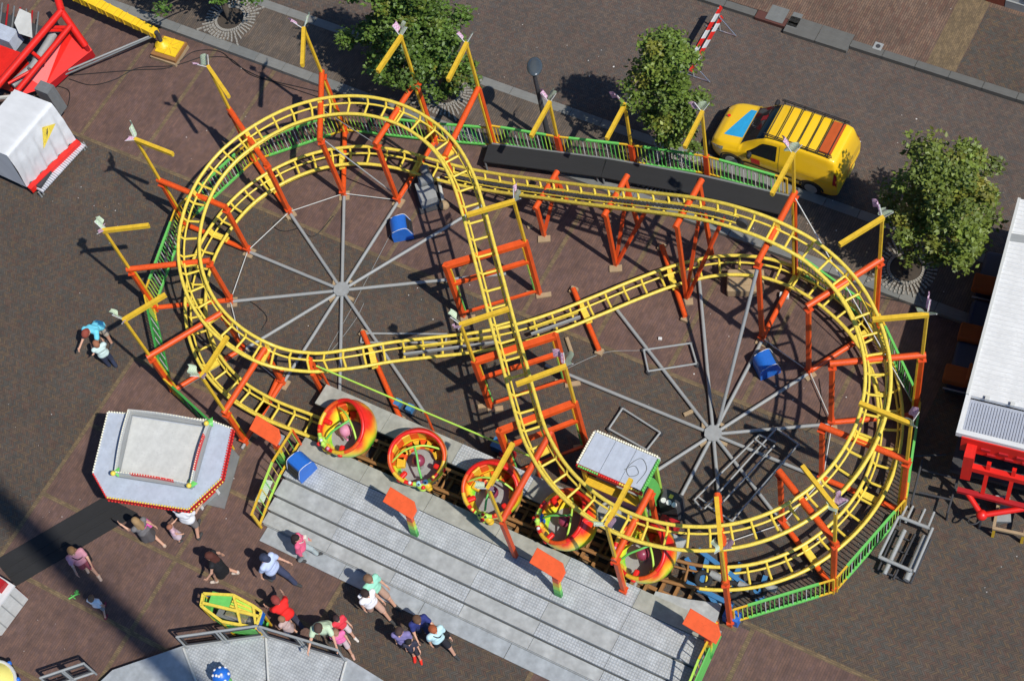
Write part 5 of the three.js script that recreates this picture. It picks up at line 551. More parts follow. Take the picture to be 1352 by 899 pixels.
// ---------- grey platform of the neighbouring ride (bottom) ----------
{
  const t = thing('ride_deck', 'grey faceted metal deck of the neighbouring ride with dark barrier panels', 'ride deck'); const out = [[145, 886], [240, 855], [350, 842], [457, 868], [425 + 16, 856]], P = (x, y, h) => { const q = G(x, y, h); return [q.x, q.z]; };
  // deck outline continues out of frame as a ring of facets round its hub
  const a0 = P(130, 899, 0.35), pts = [P(147, 884, 0.35), P(243, 851, 0.35), P(352, 836, 0.35), P(458, 868, 0.35)], hub = [2.0, 15.5]; const cen = hub;
  const facets = []; for (let i = 0; i + 1 < pts.length; i++) facets.push([pts[i], pts[i + 1]]); facets.push([pts[3], [2.9, 9.6]]); facets.push([[2.9, 9.6], [5.5, 10.4]]); facets.push([[-6.0, 14.5], pts[0]]);
  facets.forEach(([p, q], i) => { const e = (r, k) => [r[0] + (cen[0] - r[0]) * k, r[1] + (cen[1] - r[1]) * k]; const m = i === 1 || i === 2 ? M.plate : M.apron, k = 0.004; const s = (p, q, a, b) => [e(p, a), e(q, a), e(q, b), e(p, b)]; const mk = (pl, y0, y1, mat, nm) => { const g = slab(pl, y0, y1), po = g.attributes.position, u = g.attributes.uv; for (let j = 0; j < po.count; j++) u.setXY(j, po.getX(j) / 1.25, po.getZ(j) / 1.25); return mesh(nm, g, mat, t); }; mk(s(p, q, 0.002, 0.18), 0.28, 0.34, m, 'deck_plate'); mk(s(p, q, 0.184, 0.5), 0.4, 0.46, i % 2 ? M.apron : M.plain, 'deck_plate'); mk(s(p, q, 0.5, 0.95), 0.42, 0.47, M.apron, 'deck_plate'); mk(s(p, q, 0.03, 0.9), 0.0, 0.27, M.galvDark, 'skirt'); });
  // barrier panels on two facets
  const panel = (a, b, lab) => { const A = V(a[0], 0.34, a[1]), B = V(b[0], 0.34, b[1]), d = B.clone().sub(A); const L = d.length(); d.normalize(); const inn = V(cen[0] - A.x, 0, cen[1] - A.z).normalize(); const r = part('barrier_panel', t); A.addScaledVector(inn, 0.12); B.addScaledVector(inn, 0.12); const at = (k, y) => A.clone().lerp(B, k).setY(y); for (const y of [0.5, 1.25]) bar('rail', at(0.02, y), at(0.98, y), 0.035, M.galv, r); for (const k of [0.02, 0.48, 0.52, 0.98]) bar('post', at(k, 0.34), at(k, 1.25), 0.03, M.galv, r); for (const [a0, a1] of [[0.06, 0.44], [0.56, 0.94]]) { for (const y of [0.62, 1.13]) bar('inner_rail', at(a0, y), at(a1, y), 0.022, M.dark, r); for (const k of [a0, a1]) bar('inner_post', at(k, 0.62), at(k, 1.13), 0.022, M.dark, r); } };
  panel(pts[1], pts[2]); panel(pts[2], pts[3]); const al = P(100, 880, 0.35), al2 = P(125, 866, 0.35); panel([-6.6, 13.4], [-5.75, 12.55]);
  for (const p of [pts[1], pts[2], pts[3]]) bar('seam_rail', V(p[0] + 0.03, 0.36, p[1] + 0.1), V(p[0] + (cen[0] - p[0]) * 0.3, 0.5, p[1] + (cen[1] - p[1]) * 0.3), 0.035, M.offwhite, t);
  const m = G(291, 892, 1.0), mu = thing('mushroom_ornament', 'blue mushroom ornament with white dots on the grey deck', 'ornament', [m.x, 0.47, m.z]); mesh('stalk', new THREE.CylinderGeometry(0.1, 0.14, 0.55, 14), M.green, mu, [0, 0.27, 0]); mesh('cap', new THREE.SphereGeometry(0.24, 20, 10, 0, 6.2832, 0, 1.6), M.blue, mu, [0, 0.5, 0]); for (let k = 0; k < 9; k++) { const a = k * 2.4, e = 0.35 + (k % 3) * 0.4; mesh('dot', new THREE.SphereGeometry(0.04, 8, 6), M.white, mu, [0.235 * Math.sin(e) * Math.cos(a), 0.5 + 0.235 * Math.cos(e), 0.235 * Math.sin(e) * Math.sin(a)]); }
}
// ---------- yellow and green game stand ----------
{
  const Hh = 1.1, ps = [[268, 784], [308, 786], [334, 800], [345, 808], [338, 829], [293, 821], [265, 800]].map(p => G(...p, Hh)), c = G(310, 815, 0); const s = thing('game_stand', 'small yellow tube game stand with green panel and silver tray', 'game stand', [c.x, 0, c.z]); const L = ps.map(p => V(p.x - c.x, Hh, p.z - c.z)); L.forEach((p, i) => { const q = L[(i + 1) % L.length]; beam('top_rail', p, q, 0.07, 0.07, M.yellow, s); beam('leg', p, V(p.x * 0.95, 0, p.z * 0.95), 0.05, 0.05, M.yellow2, s); beam('low_rail', V(p.x * 0.97, 0.35, p.z * 0.97), V(q.x * 0.97, 0.35, q.z * 0.97), 0.04, 0.04, M.green, s); if (i < 4) beam('blue_valance', V(p.x * 1.03, Hh - 0.1, p.z * 1.05), V(q.x * 1.03, Hh - 0.1, q.z * 1.05), 0.02, 0.22, M.blue, s); if (i >= 4) bulbs(s, [[p.x, Hh - 0.1, p.z], [q.x, Hh - 0.1, q.z]], M.lime, 10, 0.03); });
  const mid = (i, j, t) => L[i].clone().lerp(L[j], t); beam('cross_rail', mid(0, 6, 0.75), mid(3, 4, 0.3), 0.07, 0.07, M.yellow, s); beam('cross_rail', L[1], mid(4, 5, 0.45), 0.06, 0.06, M.yellow, s); beam('cross_rail', L[2], L[4], 0.06, 0.06, M.yellow, s); const gp = G(290, 793, Hh), sp = G(313, 814, 0.8); box('green_panel', gp.x - c.x, Hh - 0.02, gp.z - c.z, 0.56, 0.03, 0.4, M.green, s, 0.25); for (let k = 0; k < 5; k++) { const a = mid(1, 5, 0.1 + k * 0.09), b = mid(2, 4, 0.1 + k * 0.09); beam('yellow_slat', a.setY(Hh - 0.06), b.setY(Hh - 0.06), 0.05, 0.03, k % 2 ? M.yellow : M.lime, s); } for (const i of [4, 5, 6]) { const p = L[i], q = L[(i + 1) % L.length]; beam('side_panel', V(p.x * 0.98, 0.55, p.z * 0.98), V(q.x * 0.98, 0.55, q.z * 0.98), 0.02, 0.6, i === 5 ? M.lime : M.green, s); } box('silver_tray', sp.x - c.x, 0.82, sp.z - c.z, 0.62, 0.1, 0.22, M.chrome, s, 0.05); box('shelf', sp.x - c.x, 0.7, sp.z - c.z - 0.1, 1.2, 0.04, 0.5, M.galvDark, s, 0.1); mesh('base', slab(L.map(p => [p.x * 0.9, p.z * 0.9]), 0.02, 0.08), M.green2, s);
}
// black rubber mat over cables, white counter at the edge, yellow hood
{
  const q = [[182, 678], [20, 774], [-8, 740], [138, 655]].map(p => G(...p, 0.02)); const m = thing('rubber_mat', 'black rubber mat strip leading from the ticket booth to the white counter', 'mat', [q[0].x, 0, q[0].z]); mesh('mat_sheet', slab(q.map(p => [p.x - q[0].x, p.z - q[0].z]), 0.012, 0.022), M.rubber, m); const e = (a, b, t) => a.clone().lerp(b, t).sub(q[0]); for (const t of [0.35, 0.62]) { const a = e(q[0], q[3], t), b = e(q[1], q[2], t); a.y = b.y = 0.026; beam('cable_ridge', a, b, 0.06, 0.03, M.rubber, m); }
  const c = G(5, 790, 0.9), k = thing('white_counter', 'white panelled counter stand cut off at the left edge', 'counter', [c.x, 0, c.z], -0.06); box('counter_top', -0.28, 1.0, 0.2, 0.75, 0.06, 1.2, M.white, k); box('front_panel', 0.05, 0.5, 0.2, 0.05, 0.95, 1.15, M.offwhite, k); for (let i = 0; i < 3; i++) box('panel_groove', 0.08, 0.5, -0.15 + i * 0.35, 0.02, 0.9, 0.03, M.galv, k); box('side_panel', -0.28, 0.5, 0.77, 0.66, 0.95, 0.05, M.offwhite, k); box('side_panel', -0.28, 0.5, -0.36, 0.66, 0.95, 0.05, M.red2, k); box('goods_box', -0.25, 1.12, -0.2, 0.35, 0.2, 0.3, M.red2, k);
  const y = G(8, 893, 0.9), h = thing('yellow_hood', 'pale yellow hood with blue frill cut off at the bottom left corner', 'hood', [y.x - 0.2, 0, y.z + 0.1]); mesh('canopy', new THREE.SphereGeometry(0.7, 20, 8, 0, 6.2832, 0, 1.1), paint(0.85, 0.75, 0.2, 0.5, 0, false), h, [-0.15, 0.35, 0.25]); mesh('rim', new THREE.TorusGeometry(0.63, 0.05, 8, 26), M.offwhite, h, [-0.15, 0.68, 0.25], [Math.PI / 2, 0, 0]); for (let i = 0; i < 8; i++) mesh('frill', new THREE.SphereGeometry(0.07, 8, 6), M.blue, h, [-0.15 + 0.68 * Math.cos(i * 0.8), 0.64, 0.25 + 0.68 * Math.sin(i * 0.8)]); mesh('stand', new THREE.CylinderGeometry(0.06, 0.1, 0.7, 12), M.dark, h, [-0.15, 0.35, 0.25]); mesh('foot', new THREE.CylinderGeometry(0.4, 0.45, 0.06, 18), M.dark, h, [-0.15, 0.03, 0.25]);
  const b = G(97, 788, 0.02), pl = thing('toy_dinosaur', 'small bright green inflatable toy lying in the shadow band', 'toy', [b.x, 0.012, b.z]); pl.scale.setScalar(0.62); mesh('toy_body', tubeGeo([[-0.14, 0.05, 0.18], [-0.05, 0.06, 0.05], [0.02, 0.06, -0.08], [0.1, 0.06, -0.16], [0.02, 0.05, -0.24]], 0.04, 24, 8), M.green, pl); for (const [x, z] of [[0.12, 0.05], [-0.16, 0], [0.18, -0.2], [-0.1, -0.18]]) bar('toy_limb', [0, 0.05, z * 0.8], [x, 0.03, z], 0.025, M.green, pl); mesh('toy_head', new THREE.SphereGeometry(0.07, 10, 8), M.green, pl, [0.0, 0.06, -0.25]);
}
// house corner across the street
{
  const w = thing('house_corner', 'white plastered house corner with red brick plinth across the street', 'building', [7.55, 0.13, -15.95]); box('wall', 2.5, 2.6, -2.0, 5, 5.2, 4, M.offwhite, w); box('plinth', 2.5, 0.15, 0.03, 5.0, 0.3, 0.05, M.galv, w); box('brick_pier', -0.3, 1.6, -0.2, 0.55, 3.2, 0.5, paint(0.25, 0.06, 0.03, 0.9), w); const wi = part('window', w); box('frame', 2.2, 1.9, 0.02, 1.1, 1.5, 0.06, M.white, wi); box('pane', 2.2, 1.9, 0.045, 0.95, 1.35, 0.03, M.glass, wi); box('sill', 2.2, 1.1, 0.08, 1.2, 0.07, 0.2, M.galv, wi); box('vent', 0.7, 0.55, 0.02, 0.3, 0.2, 0.05, M.dark, w);
}
// tall ride tower standing outside the view: throws the soft band of shade across the lower left
{
  const t = thing('ride_tower', 'tall slim steel ride tower behind the viewpoint throwing the soft shadow band', 'tower', [19.6, 0, 17.5]); for (let i = 0; i < 12; i++) mesh('tower_section', new THREE.CylinderGeometry(0.38, 0.38, 3.98, 18), i % 2 ? M.white : M.offwhite, t, [0, 2 + i * 4, 0]); box('tower_base', 0, 0.3, 0, 4, 0.6, 4, M.galvDark, t); mesh('tower_cap', new THREE.ConeGeometry(0.5, 1.2, 18), M.red, t, [0, 48.6, 0]);
}

// ---------- people ----------
function surfaceNet(f, mn, mx, c) {
  const nx = Math.ceil((mx[0] - mn[0]) / c) + 1, ny = Math.ceil((mx[1] - mn[1]) / c) + 1, nz = Math.ceil((mx[2] - mn[2]) / c) + 1, F = new Float32Array(nx * ny * nz), id = (i, j, k) => (k * ny + j) * nx + i;
  for (let k = 0; k < nz; k++) for (let j = 0; j < ny; j++) for (let i = 0; i < nx; i++) F[id(i, j, k)] = f(mn[0] + i * c, mn[1] + j * c, mn[2] + k * c);
  const vid = new Int32Array(nx * ny * nz).fill(-1), pos = [], idx = [];
  for (let k = 0; k < nz - 1; k++) for (let j = 0; j < ny - 1; j++) for (let i = 0; i < nx - 1; i++) {
    let m = 0, sx = 0, sy = 0, sz = 0, n = 0; const v = []; for (let q = 0; q < 8; q++) { const d = F[id(i + (q & 1), j + ((q >> 1) & 1), k + (q >> 2))]; v.push(d); if (d < 0) m |= 1 << q; } if (m === 0 || m === 255) continue;
    for (const [a, b] of surfaceNet.E) { if ((v[a] < 0) === (v[b] < 0)) continue; const t = v[a] / (v[a] - v[b]); sx += (a & 1) + ((b & 1) - (a & 1)) * t; sy += ((a >> 1) & 1) + (((b >> 1) & 1) - ((a >> 1) & 1)) * t; sz += (a >> 2) + ((b >> 2) - (a >> 2)) * t; n++; }
    vid[id(i, j, k)] = pos.length / 3; pos.push(mn[0] + (i + sx / n) * c, mn[1] + (j + sy / n) * c, mn[2] + (k + sz / n) * c);
  }
  const quad = (a, b, c2, d, fl) => { if (a < 0 || b < 0 || c2 < 0 || d < 0) return; if (fl) idx.push(a, c2, b, a, d, c2); else idx.push(a, b, c2, a, c2, d); };
  for (let k = 1; k < nz - 1; k++) for (let j = 1; j < ny - 1; j++) for (let i = 1; i < nx - 1; i++) { const s = F[id(i, j, k)] < 0;
    if (s !== F[id(i + 1, j, k)] < 0) quad(vid[id(i, j - 1, k - 1)], vid[id(i, j, k - 1)], vid[id(i, j, k)], vid[id(i, j - 1, k)], !s);
    if (s !== F[id(i, j + 1, k)] < 0) quad(vid[id(i - 1, j, k - 1)], vid[id(i - 1, j, k)], vid[id(i, j, k)], vid[id(i, j, k - 1)], !s);
    if (s !== F[id(i, j, k + 1)] < 0) quad(vid[id(i - 1, j - 1, k)], vid[id(i, j - 1, k)], vid[id(i, j, k)], vid[id(i - 1, j, k)], !s); }
  const g = new THREE.BufferGeometry(); g.setAttribute('position', new THREE.Float32BufferAttribute(pos, 3)); g.setAttribute('uv', new THREE.Float32BufferAttribute(new Float32Array(pos.length / 3 * 2).map((_, i) => pos[(i >> 1) * 3 + (i % 2)] * 2), 2)); g.setIndex(idx); g.computeVertexNormals(); return g;
}
surfaceNet.E = [[0, 1], [2, 3], [4, 5], [6, 7], [0, 2], [1, 3], [4, 6], [5, 7], [0, 4], [1, 5], [2, 6], [3, 7]];
function capField(caps, k = 0.03) { // caps: [a,b,ra,rb]
  const C = caps.map(([a, b, ra, rb]) => { const d = b.clone().sub(a); return [a.x, a.y, a.z, d.x, d.y, d.z, d.lengthSq() || 1e-6, ra, rb - ra]; });
  return (x, y, z) => { let r = 10; for (const c of C) { const px = x - c[0], py = y - c[1], pz = z - c[2]; let t = (px * c[3] + py * c[4] + pz * c[5]) / c[6]; t = t < 0 ? 0 : t > 1 ? 1 : t; const ex = px - c[3] * t, ey = py - c[4] * t, ez = pz - c[5] * t, d = Math.sqrt(ex * ex + ey * ey + ez * ez) - c[7] - c[8] * t; if (d - r > k) continue; if (r - d > k) { r = d; continue; } const h = 0.5 + 0.5 * (r - d) / k; r = r * (1 - h) + d * h - k * h * (1 - h); } return r; };
}
function capMesh(caps, c, k) { const mn = [9, 9, 9], mx = [-9, -9, -9]; for (const [a, b, ra, rb] of caps) for (const [p, r] of [[a, ra], [b, rb]]) ['x', 'y', 'z'].forEach((q, i) => { mn[i] = Math.min(mn[i], p[q] - r - 2.5 * c); mx[i] = Math.max(mx[i], p[q] + r + 2.5 * c); }); return surfaceNet(capField(caps, k), mn, mx, c); }
const cloth = (r, g, b) => new THREE.MeshStandardMaterial({ color: lin(r, g, b), roughness: 0.85, side: THREE.DoubleSide });
function person(label, o) {
  const { at, h = 1.7, face = 0, lean = 0, stride = 0.25, arms = [[0.2, 0.3, 0.12], [-0.2, 0.3, 0.12]], top = [0.5, 0.5, 0.5], sleeve = 'short', bottom = [0.05, 0.06, 0.1], legs = 'trousers', shoe = [0.05, 0.05, 0.05], hair = [0.06, 0.035, 0.02], hairLen = 'short', build = 1, y = 0.008, bag, tilt = 0, skinT = 1, cap } = o;
  const base = G(at[0], at[1], y), s = h / 1.7, g = thing('person', label, 'person', [base.x, y, base.z], -face * Math.PI / 180 + Math.PI / 2), kid = h < 1.3 ? 1.15 : 1;
  // local: +z forward, y up
  const J = {}; J.hip = V(0, 0.92, 0); const st = stride; J.hl = V(0.085, 0.9, 0); J.hr = V(-0.085, 0.9, 0); J.kl = V(0.095, 0.49, st * 0.55); J.kr = V(-0.095, 0.49, -st * 0.25 + 0.05); J.al = V(0.09, 0.085, st * 0.8); J.ar = V(-0.09, 0.085 + Math.abs(st) * 0.12, -st * 0.85); J.tl = V(0.1, 0.035, st * 0.8 + 0.15); J.tr = V(-0.1, 0.035 + Math.abs(st) * 0.02, -st * 0.85 + 0.15);
  const up = (x, yy, z) => V(x, yy - 0.92, z).applyAxisAngle(UX, lean).applyAxisAngle(V(0, 0, 1), tilt).add(J.hip); J.waist = up(0, 1.08, 0); J.chest = up(0, 1.28, 0.01); J.neck = up(0, 1.43, 0.0); J.head = up(0, 1.575, 0.035); J.crown = up(0, 1.615, 0.01); J.sl = up(0.18, 1.375, 0); J.sr = up(-0.18, 1.375, 0);
  const arm = (S, sd, [fw, bend, outw]) => { const d1 = V(sd * Math.sin(outw), -Math.cos(fw) * Math.cos(outw), Math.sin(fw)).normalize(), e = S.clone().addScaledVector(d1, 0.28), d2 = d1.clone().applyAxisAngle(UX, -bend).add(V(-sd * 0.15 * bend, 0, 0)).normalize(), w = e.clone().addScaledVector(d2, 0.25); return { e, w, d: d2 }; };
  const AL = arm(J.sl, 1, arms[0]), AR = arm(J.sr, -1, arms[1]); const B = build, sc = (caps, gr = 0) => caps.map(([a, b, ra, rb]) => [a.clone().multiplyScalar(s), b.clone().multiplyScalar(s), ra * s + gr, rb * s + gr]);
  const torso = [[up(-0.06, 0.97, 0), up(0.06, 0.97, 0), 0.115 * B, 0.115 * B], [up(-0.04, 1.08, 0), up(0.04, 1.08, 0), 0.105 * B, 0.105 * B], [up(-0.08, 1.27, 0), up(0.08, 1.27, 0), 0.105 * B, 0.105 * B], [J.sl, J.sr, 0.062, 0.062]], legsC = [[J.hl, J.kl, 0.083 * B, 0.056], [J.kl, J.al, 0.054, 0.038], [J.hr, J.kr, 0.083 * B, 0.056], [J.kr, J.ar, 0.054, 0.038]], armsC = [[J.sl, AL.e, 0.048, 0.038], [AL.e, AL.w, 0.038, 0.026], [J.sr, AR.e, 0.048, 0.038], [AR.e, AR.w, 0.038, 0.026]];
  const hk = kid, headC = [[J.neck.clone().lerp(J.chest, 0.2), J.head, 0.05, 0.05], [J.head, J.crown, 0.085 * hk, 0.098 * hk], [up(0, 1.53, 0.06), up(0, 1.6, 0.055), 0.05, 0.06], [up(0, 1.585, 0.13 * hk), up(0, 1.56, 0.145 * hk), 0.012, 0.016], [up(0.1 * hk, 1.585, 0.01), up(0.1 * hk, 1.56, 0.01), 0.016, 0.012], [up(-0.1 * hk, 1.585, 0.01), up(-0.1 * hk, 1.56, 0.01), 0.016, 0.012]], feet = [[J.al, J.al.clone().setY(J.al.y - 0.04), 0.04, 0.04], [J.al.clone().setY(0.035), J.tl, 0.035, 0.03], [J.ar, J.ar.clone().setY(J.ar.y - 0.04), 0.04, 0.04], [J.ar.clone().add(V(0, -0.05, 0)), J.tr, 0.035, 0.03]];
  const palms = [], fing = []; for (const [A, sd] of [[AL, 1], [AR, -1]]) { const d = A.d, sx = V(1, 0, 0).addScaledVector(d, -d.x).normalize(), nn = d.clone().cross(sx); const pe = A.w.clone().addScaledVector(d, 0.075); palms.push([A.w.clone().addScaledVector(d, 0.01).addScaledVector(nn, 0.012), pe.clone().addScaledVector(nn, 0.02), 0.02, 0.02], [A.w.clone().addScaledVector(d, 0.01).addScaledVector(nn, -0.012), pe.clone().addScaledVector(nn, -0.02), 0.02, 0.02]); [-0.03, -0.01, 0.01, 0.03].forEach((q, i) => { const l = [0.032, 0.042, 0.04, 0.036][i], a = pe.clone().addScaledVector(nn, q), b = a.clone().addScaledVector(d, l).addScaledVector(sx, -sd * 0.008), c = b.clone().addScaledVector(d, l * 0.7).addScaledVector(sx, -sd * 0.022); fing.push([a, b, 0.0095], [b, c, 0.0085]); }); const th0 = A.w.clone().addScaledVector(d, 0.035).addScaledVector(nn, 0.03), th1 = th0.clone().addScaledVector(nn, 0.03).addScaledVector(d, 0.022), th2 = th1.clone().addScaledVector(d, 0.03).addScaledVector(nn, 0.006); fing.push([th0, th1, 0.011], [th1, th2, 0.0095]); }
  const skin = new THREE.MeshStandardMaterial({ color: lin(0.60 * skinT, 0.33 * skinT, 0.22 * skinT), roughness: 0.6 }), c0 = 0.02;
  const bodyG = capMesh(sc([...torso, ...legsC, ...armsC, ...headC, ...feet, ...palms]), c0 * Math.max(0.75, s), 0.03); const fg = fing.map(([a, b, r]) => gBar(a.clone().multiplyScalar(s), b.clone().multiplyScalar(s), r * s, 5)); const bg = bodyG.toNonIndexed(); mesh('body', mergeGeometries([bg, ...fg.map(q => q.toNonIndexed())]), skin, g);
  const short = (a, b, t) => a.clone().lerp(b, t); const tp = [...torso]; const sl = sleeve === 'none' ? 0.12 : sleeve === 'short' ? 0.62 : 1; tp.push([J.sl, short(J.sl, AL.e, sl), 0.056, 0.056], [J.sr, short(J.sr, AR.e, sl), 0.056, 0.056]); if (sleeve === 'long') tp.push([AL.e, AL.w, 0.05, 0.036], [AR.e, AR.w, 0.05, 0.036]); tp.push([up(-0.05, 0.95, 0), up(0.05, 0.95, 0), 0.118 * B, 0.118 * B]); mesh('shirt', capMesh(sc(tp, 0.016), 0.022 * Math.max(0.75, s), 0.03), cloth(...top), g);
  let bt; if (legs === 'trousers') bt = [torso[0], ...legsC.map(([a, b, ra, rb]) => [a, b, ra, rb + 0.012])]; else if (legs === 'shorts') bt = [torso[0], [J.hl, short(J.hl, J.kl, 0.82), 0.085 * B, 0.075], [J.hr, short(J.hr, J.kr, 0.82), 0.085 * B, 0.075]]; else bt = [torso[0], [V(-0.05, 0.9, 0), V(-0.1, 0.52, 0.02), 0.12 * B, 0.12], [V(0.05, 0.9, 0), V(0.1, 0.52, 0.02), 0.12 * B, 0.12], [V(0, 0.9, 0.04), V(0, 0.52, 0.1), 0.12, 0.12], [V(0, 0.9, -0.04), V(0, 0.52, -0.07), 0.12, 0.12]]; mesh(legs === 'skirt' ? 'skirt' : legs, capMesh(sc(bt, 0.014), 0.022 * Math.max(0.75, s), 0.025), cloth(...bottom), g);
  mesh('shoe', capMesh(sc(feet.slice(0, 2), 0.012), 0.018, 0.02), cloth(...shoe), g); mesh('shoe', capMesh(sc(feet.slice(2), 0.012), 0.018, 0.02), cloth(...shoe), g);
  const hc = [[up(0, 1.61, -0.02), up(0, 1.64, 0.025), 0.1 * hk, 0.095 * hk], [up(0, 1.56, -0.05), up(0, 1.62, -0.03), 0.075 * hk, 0.095 * hk]]; if (hairLen === 'long') hc.push([up(0, 1.56, -0.06), up(0, 1.33, -0.12), 0.085, 0.07], [up(0.05, 1.55, -0.03), up(0.07, 1.38, -0.08), 0.06, 0.05], [up(-0.05, 1.55, -0.03), up(-0.07, 1.38, -0.08), 0.06, 0.05]); if (hairLen === 'tail') hc.push([up(0, 1.6, -0.12), up(0, 1.38, -0.17), 0.035, 0.03]); mesh(cap ? 'cap' : 'hair', capMesh(sc(hc, 0.006), 0.018, 0.02), cloth(...(cap || hair)), g); if (cap) mesh('cap_peak', new THREE.CylinderGeometry(0.085 * s, 0.085 * s, 0.012, 16), cloth(...cap), g, up(0, 1.63, 0.1).multiplyScalar(s).toArray(), [lean + 0.15, 0, 0]);
  for (const q of [-1, 1]) mesh('eye', new THREE.SphereGeometry(0.012 * s, 8, 6), M.dark, g, up(0.036 * q, 1.59, 0.113 * (hk > 1 ? 1.06 : 1)).multiplyScalar(s).toArray()); const mo = mesh('mouth', new THREE.SphereGeometry(0.02 * s, 8, 6), cloth(0.4, 0.1, 0.09), g, up(0, 1.525, 0.106).multiplyScalar(s).toArray()); mo.scale.set(1, 0.35, 0.4);
  if (bag) { const bp = up(bag.side * 0.22, 1.0, bag.back ? -0.2 : 0.02).multiplyScalar(s); if (bag.back) bp.copy(up(0, 1.2, -0.17).multiplyScalar(s)); mesh('bag', new RoundedBoxGeometry(...(bag.size || [0.12, 0.28, 0.32]), 2, 0.04), cloth(...bag.color), g, bp.toArray(), [lean, 0, 0]); mesh('bag_strap', tubeGeo([up(bag.side * 0.2, 1.1, 0).multiplyScalar(s), up(0, 1.28, 0.15).multiplyScalar(s), up(-bag.side * 0.1, 1.42, 0.03).multiplyScalar(s), up(0, 1.26, -0.15).multiplyScalar(s), up(bag.side * 0.2, 1.1, -0.02).multiplyScalar(s)], 0.014, 24, 5), cloth(...bag.color), g); }
  return g;
}
// at = pixel of the feet; face: 0 = +x (along the platform), 90 = +z (towards the viewer)
person('man in light blue shirt bending forward outside the left fence', { at: [146, 450], h: 1.75, face: 80, lean: 0.85, stride: 0.12, top: [0.16, 0.62, 0.78], bottom: [0.42, 0.36, 0.28], legs: 'shorts', hair: [0.25, 0.05, 0.03], arms: [[0.75, 0.6, 0.15], [0.7, 0.6, 0.15]] });
person('child in white T-shirt and dark jeans next to the bending man', { at: [149, 484], h: 1.45, face: 210, stride: 0.1, top: [0.55, 0.7, 0.66], bottom: [0.03, 0.04, 0.08], hair: [0.3, 0.12, 0.06], arms: [[0.5, 0.8, 0.1], [0.5, 0.8, 0.1]] });
person('blond woman in grey dress and pink bag strolling past the ticket booth', { at: [204, 717], h: 1.62, face: 190, stride: 0.4, top: [0.16, 0.15, 0.15], bottom: [0.1, 0.09, 0.09], legs: 'skirt', hair: [0.32, 0.2, 0.09], hairLen: 'long', sleeve: 'none', shoe: [0.55, 0.4, 0.3], bag: { side: -1, color: [0.75, 0.12, 0.4], size: [0.14, 0.22, 0.24] }, arms: [[0.9, 1.2, 0.3], [-0.35, 0.2, 0.2]] });
person('toddler in pink and white dress holding on beside the booth', { at: [238, 713], h: 0.98, face: 300, stride: 0.1, top: [0.6, 0.4, 0.46], bottom: [0.62, 0.5, 0.55], legs: 'skirt', hair: [0.3, 0.12, 0.07], sleeve: 'none', arms: [[1.4, 0.4, 0.3], [0.3, 0.4, 0.2]] });
person('man in white shirt and checked shorts at the ticket booth edge', { at: [262, 703], h: 1.8, face: 260, stride: 0.2, top: [0.78, 0.78, 0.78], bottom: [0.22, 0.2, 0.19], legs: 'shorts', build: 1.15, hair: [0.05, 0.04, 0.03], arms: [[0.9, 0.7, 0.2], [0.5, 0.8, 0.2]] });
person('woman in pink patterned top carrying a black bag by the rubber mat', { at: [122, 756], h: 1.66, face: 30, stride: 0.25, top: [0.55, 0.24, 0.28], bottom: [0.25, 0.05, 0.07], legs: 'shorts', hair: [0.3, 0.16, 0.06], hairLen: 'long', shoe: [0.55, 0.4, 0.3], bag: { side: 1, color: [0.015, 0.012, 0.012] }, arms: [[0.6, 1.0, 0.15], [0.6, 1.0, 0.15]] });
person('small child in white T-shirt walking in the shadow band', { at: [139, 809], h: 1.15, face: 250, stride: 0.3, top: [0.76, 0.76, 0.76], bottom: [0.3, 0.28, 0.26], legs: 'shorts', hair: [0.2, 0.1, 0.05], shoe: [0.2, 0.03, 0.05] });
person('woman in black dress with light straps behind the yellow game stand', { at: [300, 763], h: 1.68, face: 150, stride: 0.35, top: [0.01, 0.01, 0.012], bottom: [0.008, 0.008, 0.01], legs: 'skirt', hair: [0.08, 0.02, 0.012], hairLen: 'long', sleeve: 'none', build: 1.1, shoe: [0.6, 0.5, 0.42], arms: [[0.3, 0.4, 0.35], [-0.3, 0.3, 0.3]] });
person('man in pale blue shirt, dark trousers and navy cap crossing the square', { at: [372, 768], h: 1.8, face: 0, stride: 0.45, top: [0.48, 0.56, 0.78], bottom: [0.04, 0.05, 0.1], build: 1.18, cap: [0.03, 0.04, 0.08], arms: [[0.4, 0.4, 0.25], [-0.4, 0.3, 0.25]] });
person('dark haired girl in pink jacket with white bag on the platform apron', { at: [408, 737], h: 1.5, face: 330, stride: 0.3, y: 0.052, top: [0.75, 0.12, 0.22], sleeve: 'long', bottom: [0.4, 0.46, 0.46], hair: [0.02, 0.01, 0.01], hairLen: 'long', bag: { side: 1, color: [0.62, 0.58, 0.5] } });
person('person in bright red shirt leaning by the game stand', { at: [392, 828], h: 1.66, face: 200, lean: 0.4, stride: 0.15, top: [0.75, 0.015, 0.01], bottom: [0.05, 0.05, 0.08], hair: [0.25, 0.04, 0.03], arms: [[0.7, 0.3, 0.2], [0.7, 0.3, 0.2]] });
person('child in light patterned dress in front of the red shirt', { at: [386, 836], h: 1.15, face: 180, stride: 0.2, top: [0.5, 0.36, 0.33], bottom: [0.5, 0.38, 0.36], legs: 'skirt', hair: [0.25, 0.13, 0.07], sleeve: 'none' });
person('broad man in pale green T-shirt bending over two girls', { at: [441, 845], h: 1.78, face: 60, lean: 0.35, stride: 0.1, top: [0.5, 0.62, 0.42], bottom: [0.2, 0.17, 0.12], legs: 'shorts', build: 1.3, hair: [0.07, 0.04, 0.03], arms: [[0.8, 0.5, 0.35], [0.8, 0.5, 0.35]] });
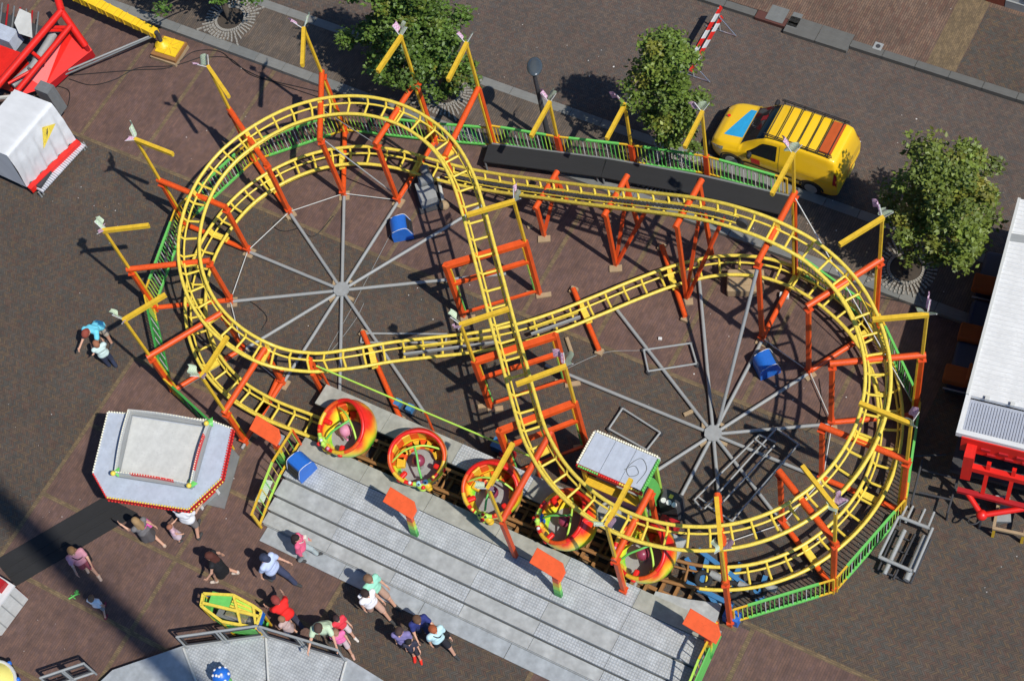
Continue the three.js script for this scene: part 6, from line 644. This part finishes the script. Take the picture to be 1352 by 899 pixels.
person('girl in red and white outfit walking ahead of the broad man', { at: [459, 838], h: 1.3, face: 20, stride: 0.35, top: [0.7, 0.04, 0.06], bottom: [0.6, 0.5, 0.5], legs: 'shorts', hair: [0.04, 0.02, 0.02], hairLen: 'tail', shoe: [0.65, 0.6, 0.55] });
person('girl in bright pink top beside the grey barrier panels', { at: [458, 856], h: 1.3, face: 40, stride: 0.4, top: [0.78, 0.16, 0.36], bottom: [0.5, 0.4, 0.4], legs: 'shorts', hair: [0.3, 0.16, 0.1], sleeve: 'none', shoe: [0.55, 0.32, 0.24] });
person('man in mint green shirt and shorts passing along the platform apron', { at: [505, 795], h: 1.78, face: 10, stride: 0.45, top: [0.3, 0.66, 0.48], bottom: [0.4, 0.25, 0.18], legs: 'shorts', hair: [0.2, 0.11, 0.06], skinT: 1 });
person('woman in white top with a round white bag beside the mint green shirt', { at: [500, 812], h: 1.68, face: 15, stride: 0.45, top: [0.78, 0.76, 0.76], bottom: [0.5, 0.3, 0.22], legs: 'shorts', hair: [0.03, 0.015, 0.012], hairLen: 'tail', sleeve: 'none', bag: { side: -1, back: true, color: [0.82, 0.82, 0.84], size: [0.32, 0.32, 0.12] } });
person('woman in navy top leaning close to the purple shirt', { at: [562, 838], h: 1.66, face: 30, lean: 0.25, stride: 0.3, top: [0.02, 0.03, 0.16], bottom: [0.02, 0.04, 0.12], hair: [0.12, 0.06, 0.03], arms: [[0.9, 0.6, 0.3], [0.4, 0.4, 0.2]] });
person('person in purple T-shirt and dark shorts walking near the red shoes', { at: [543, 860], h: 1.62, face: 60, stride: 0.2, top: [0.2, 0.17, 0.36], bottom: [0.02, 0.02, 0.03], legs: 'shorts', hair: [0.06, 0.035, 0.03], shoe: [0.65, 0.02, 0.01] });
person('child with dark hair and red shoes between the purple and navy shirts', { at: [551, 866], h: 1.2, face: 50, stride: 0.25, top: [0.03, 0.03, 0.05], bottom: [0.03, 0.03, 0.04], legs: 'shorts', hair: [0.012, 0.01, 0.01], shoe: [0.75, 0.03, 0.01] });
person('red haired woman in pale cyan top with black shoulder bag', { at: [587, 858], h: 1.66, face: 20, stride: 0.4, top: [0.5, 0.72, 0.74], bottom: [0.015, 0.015, 0.02], legs: 'shorts', hair: [0.35, 0.09, 0.03], bag: { side: 1, color: [0.012, 0.012, 0.014] } });

scene.traverse(o => { if (o.isMesh && o !== sky) { o.castShadow = true; o.receiveShadow = true; } });
renderer.render(scene, camera);
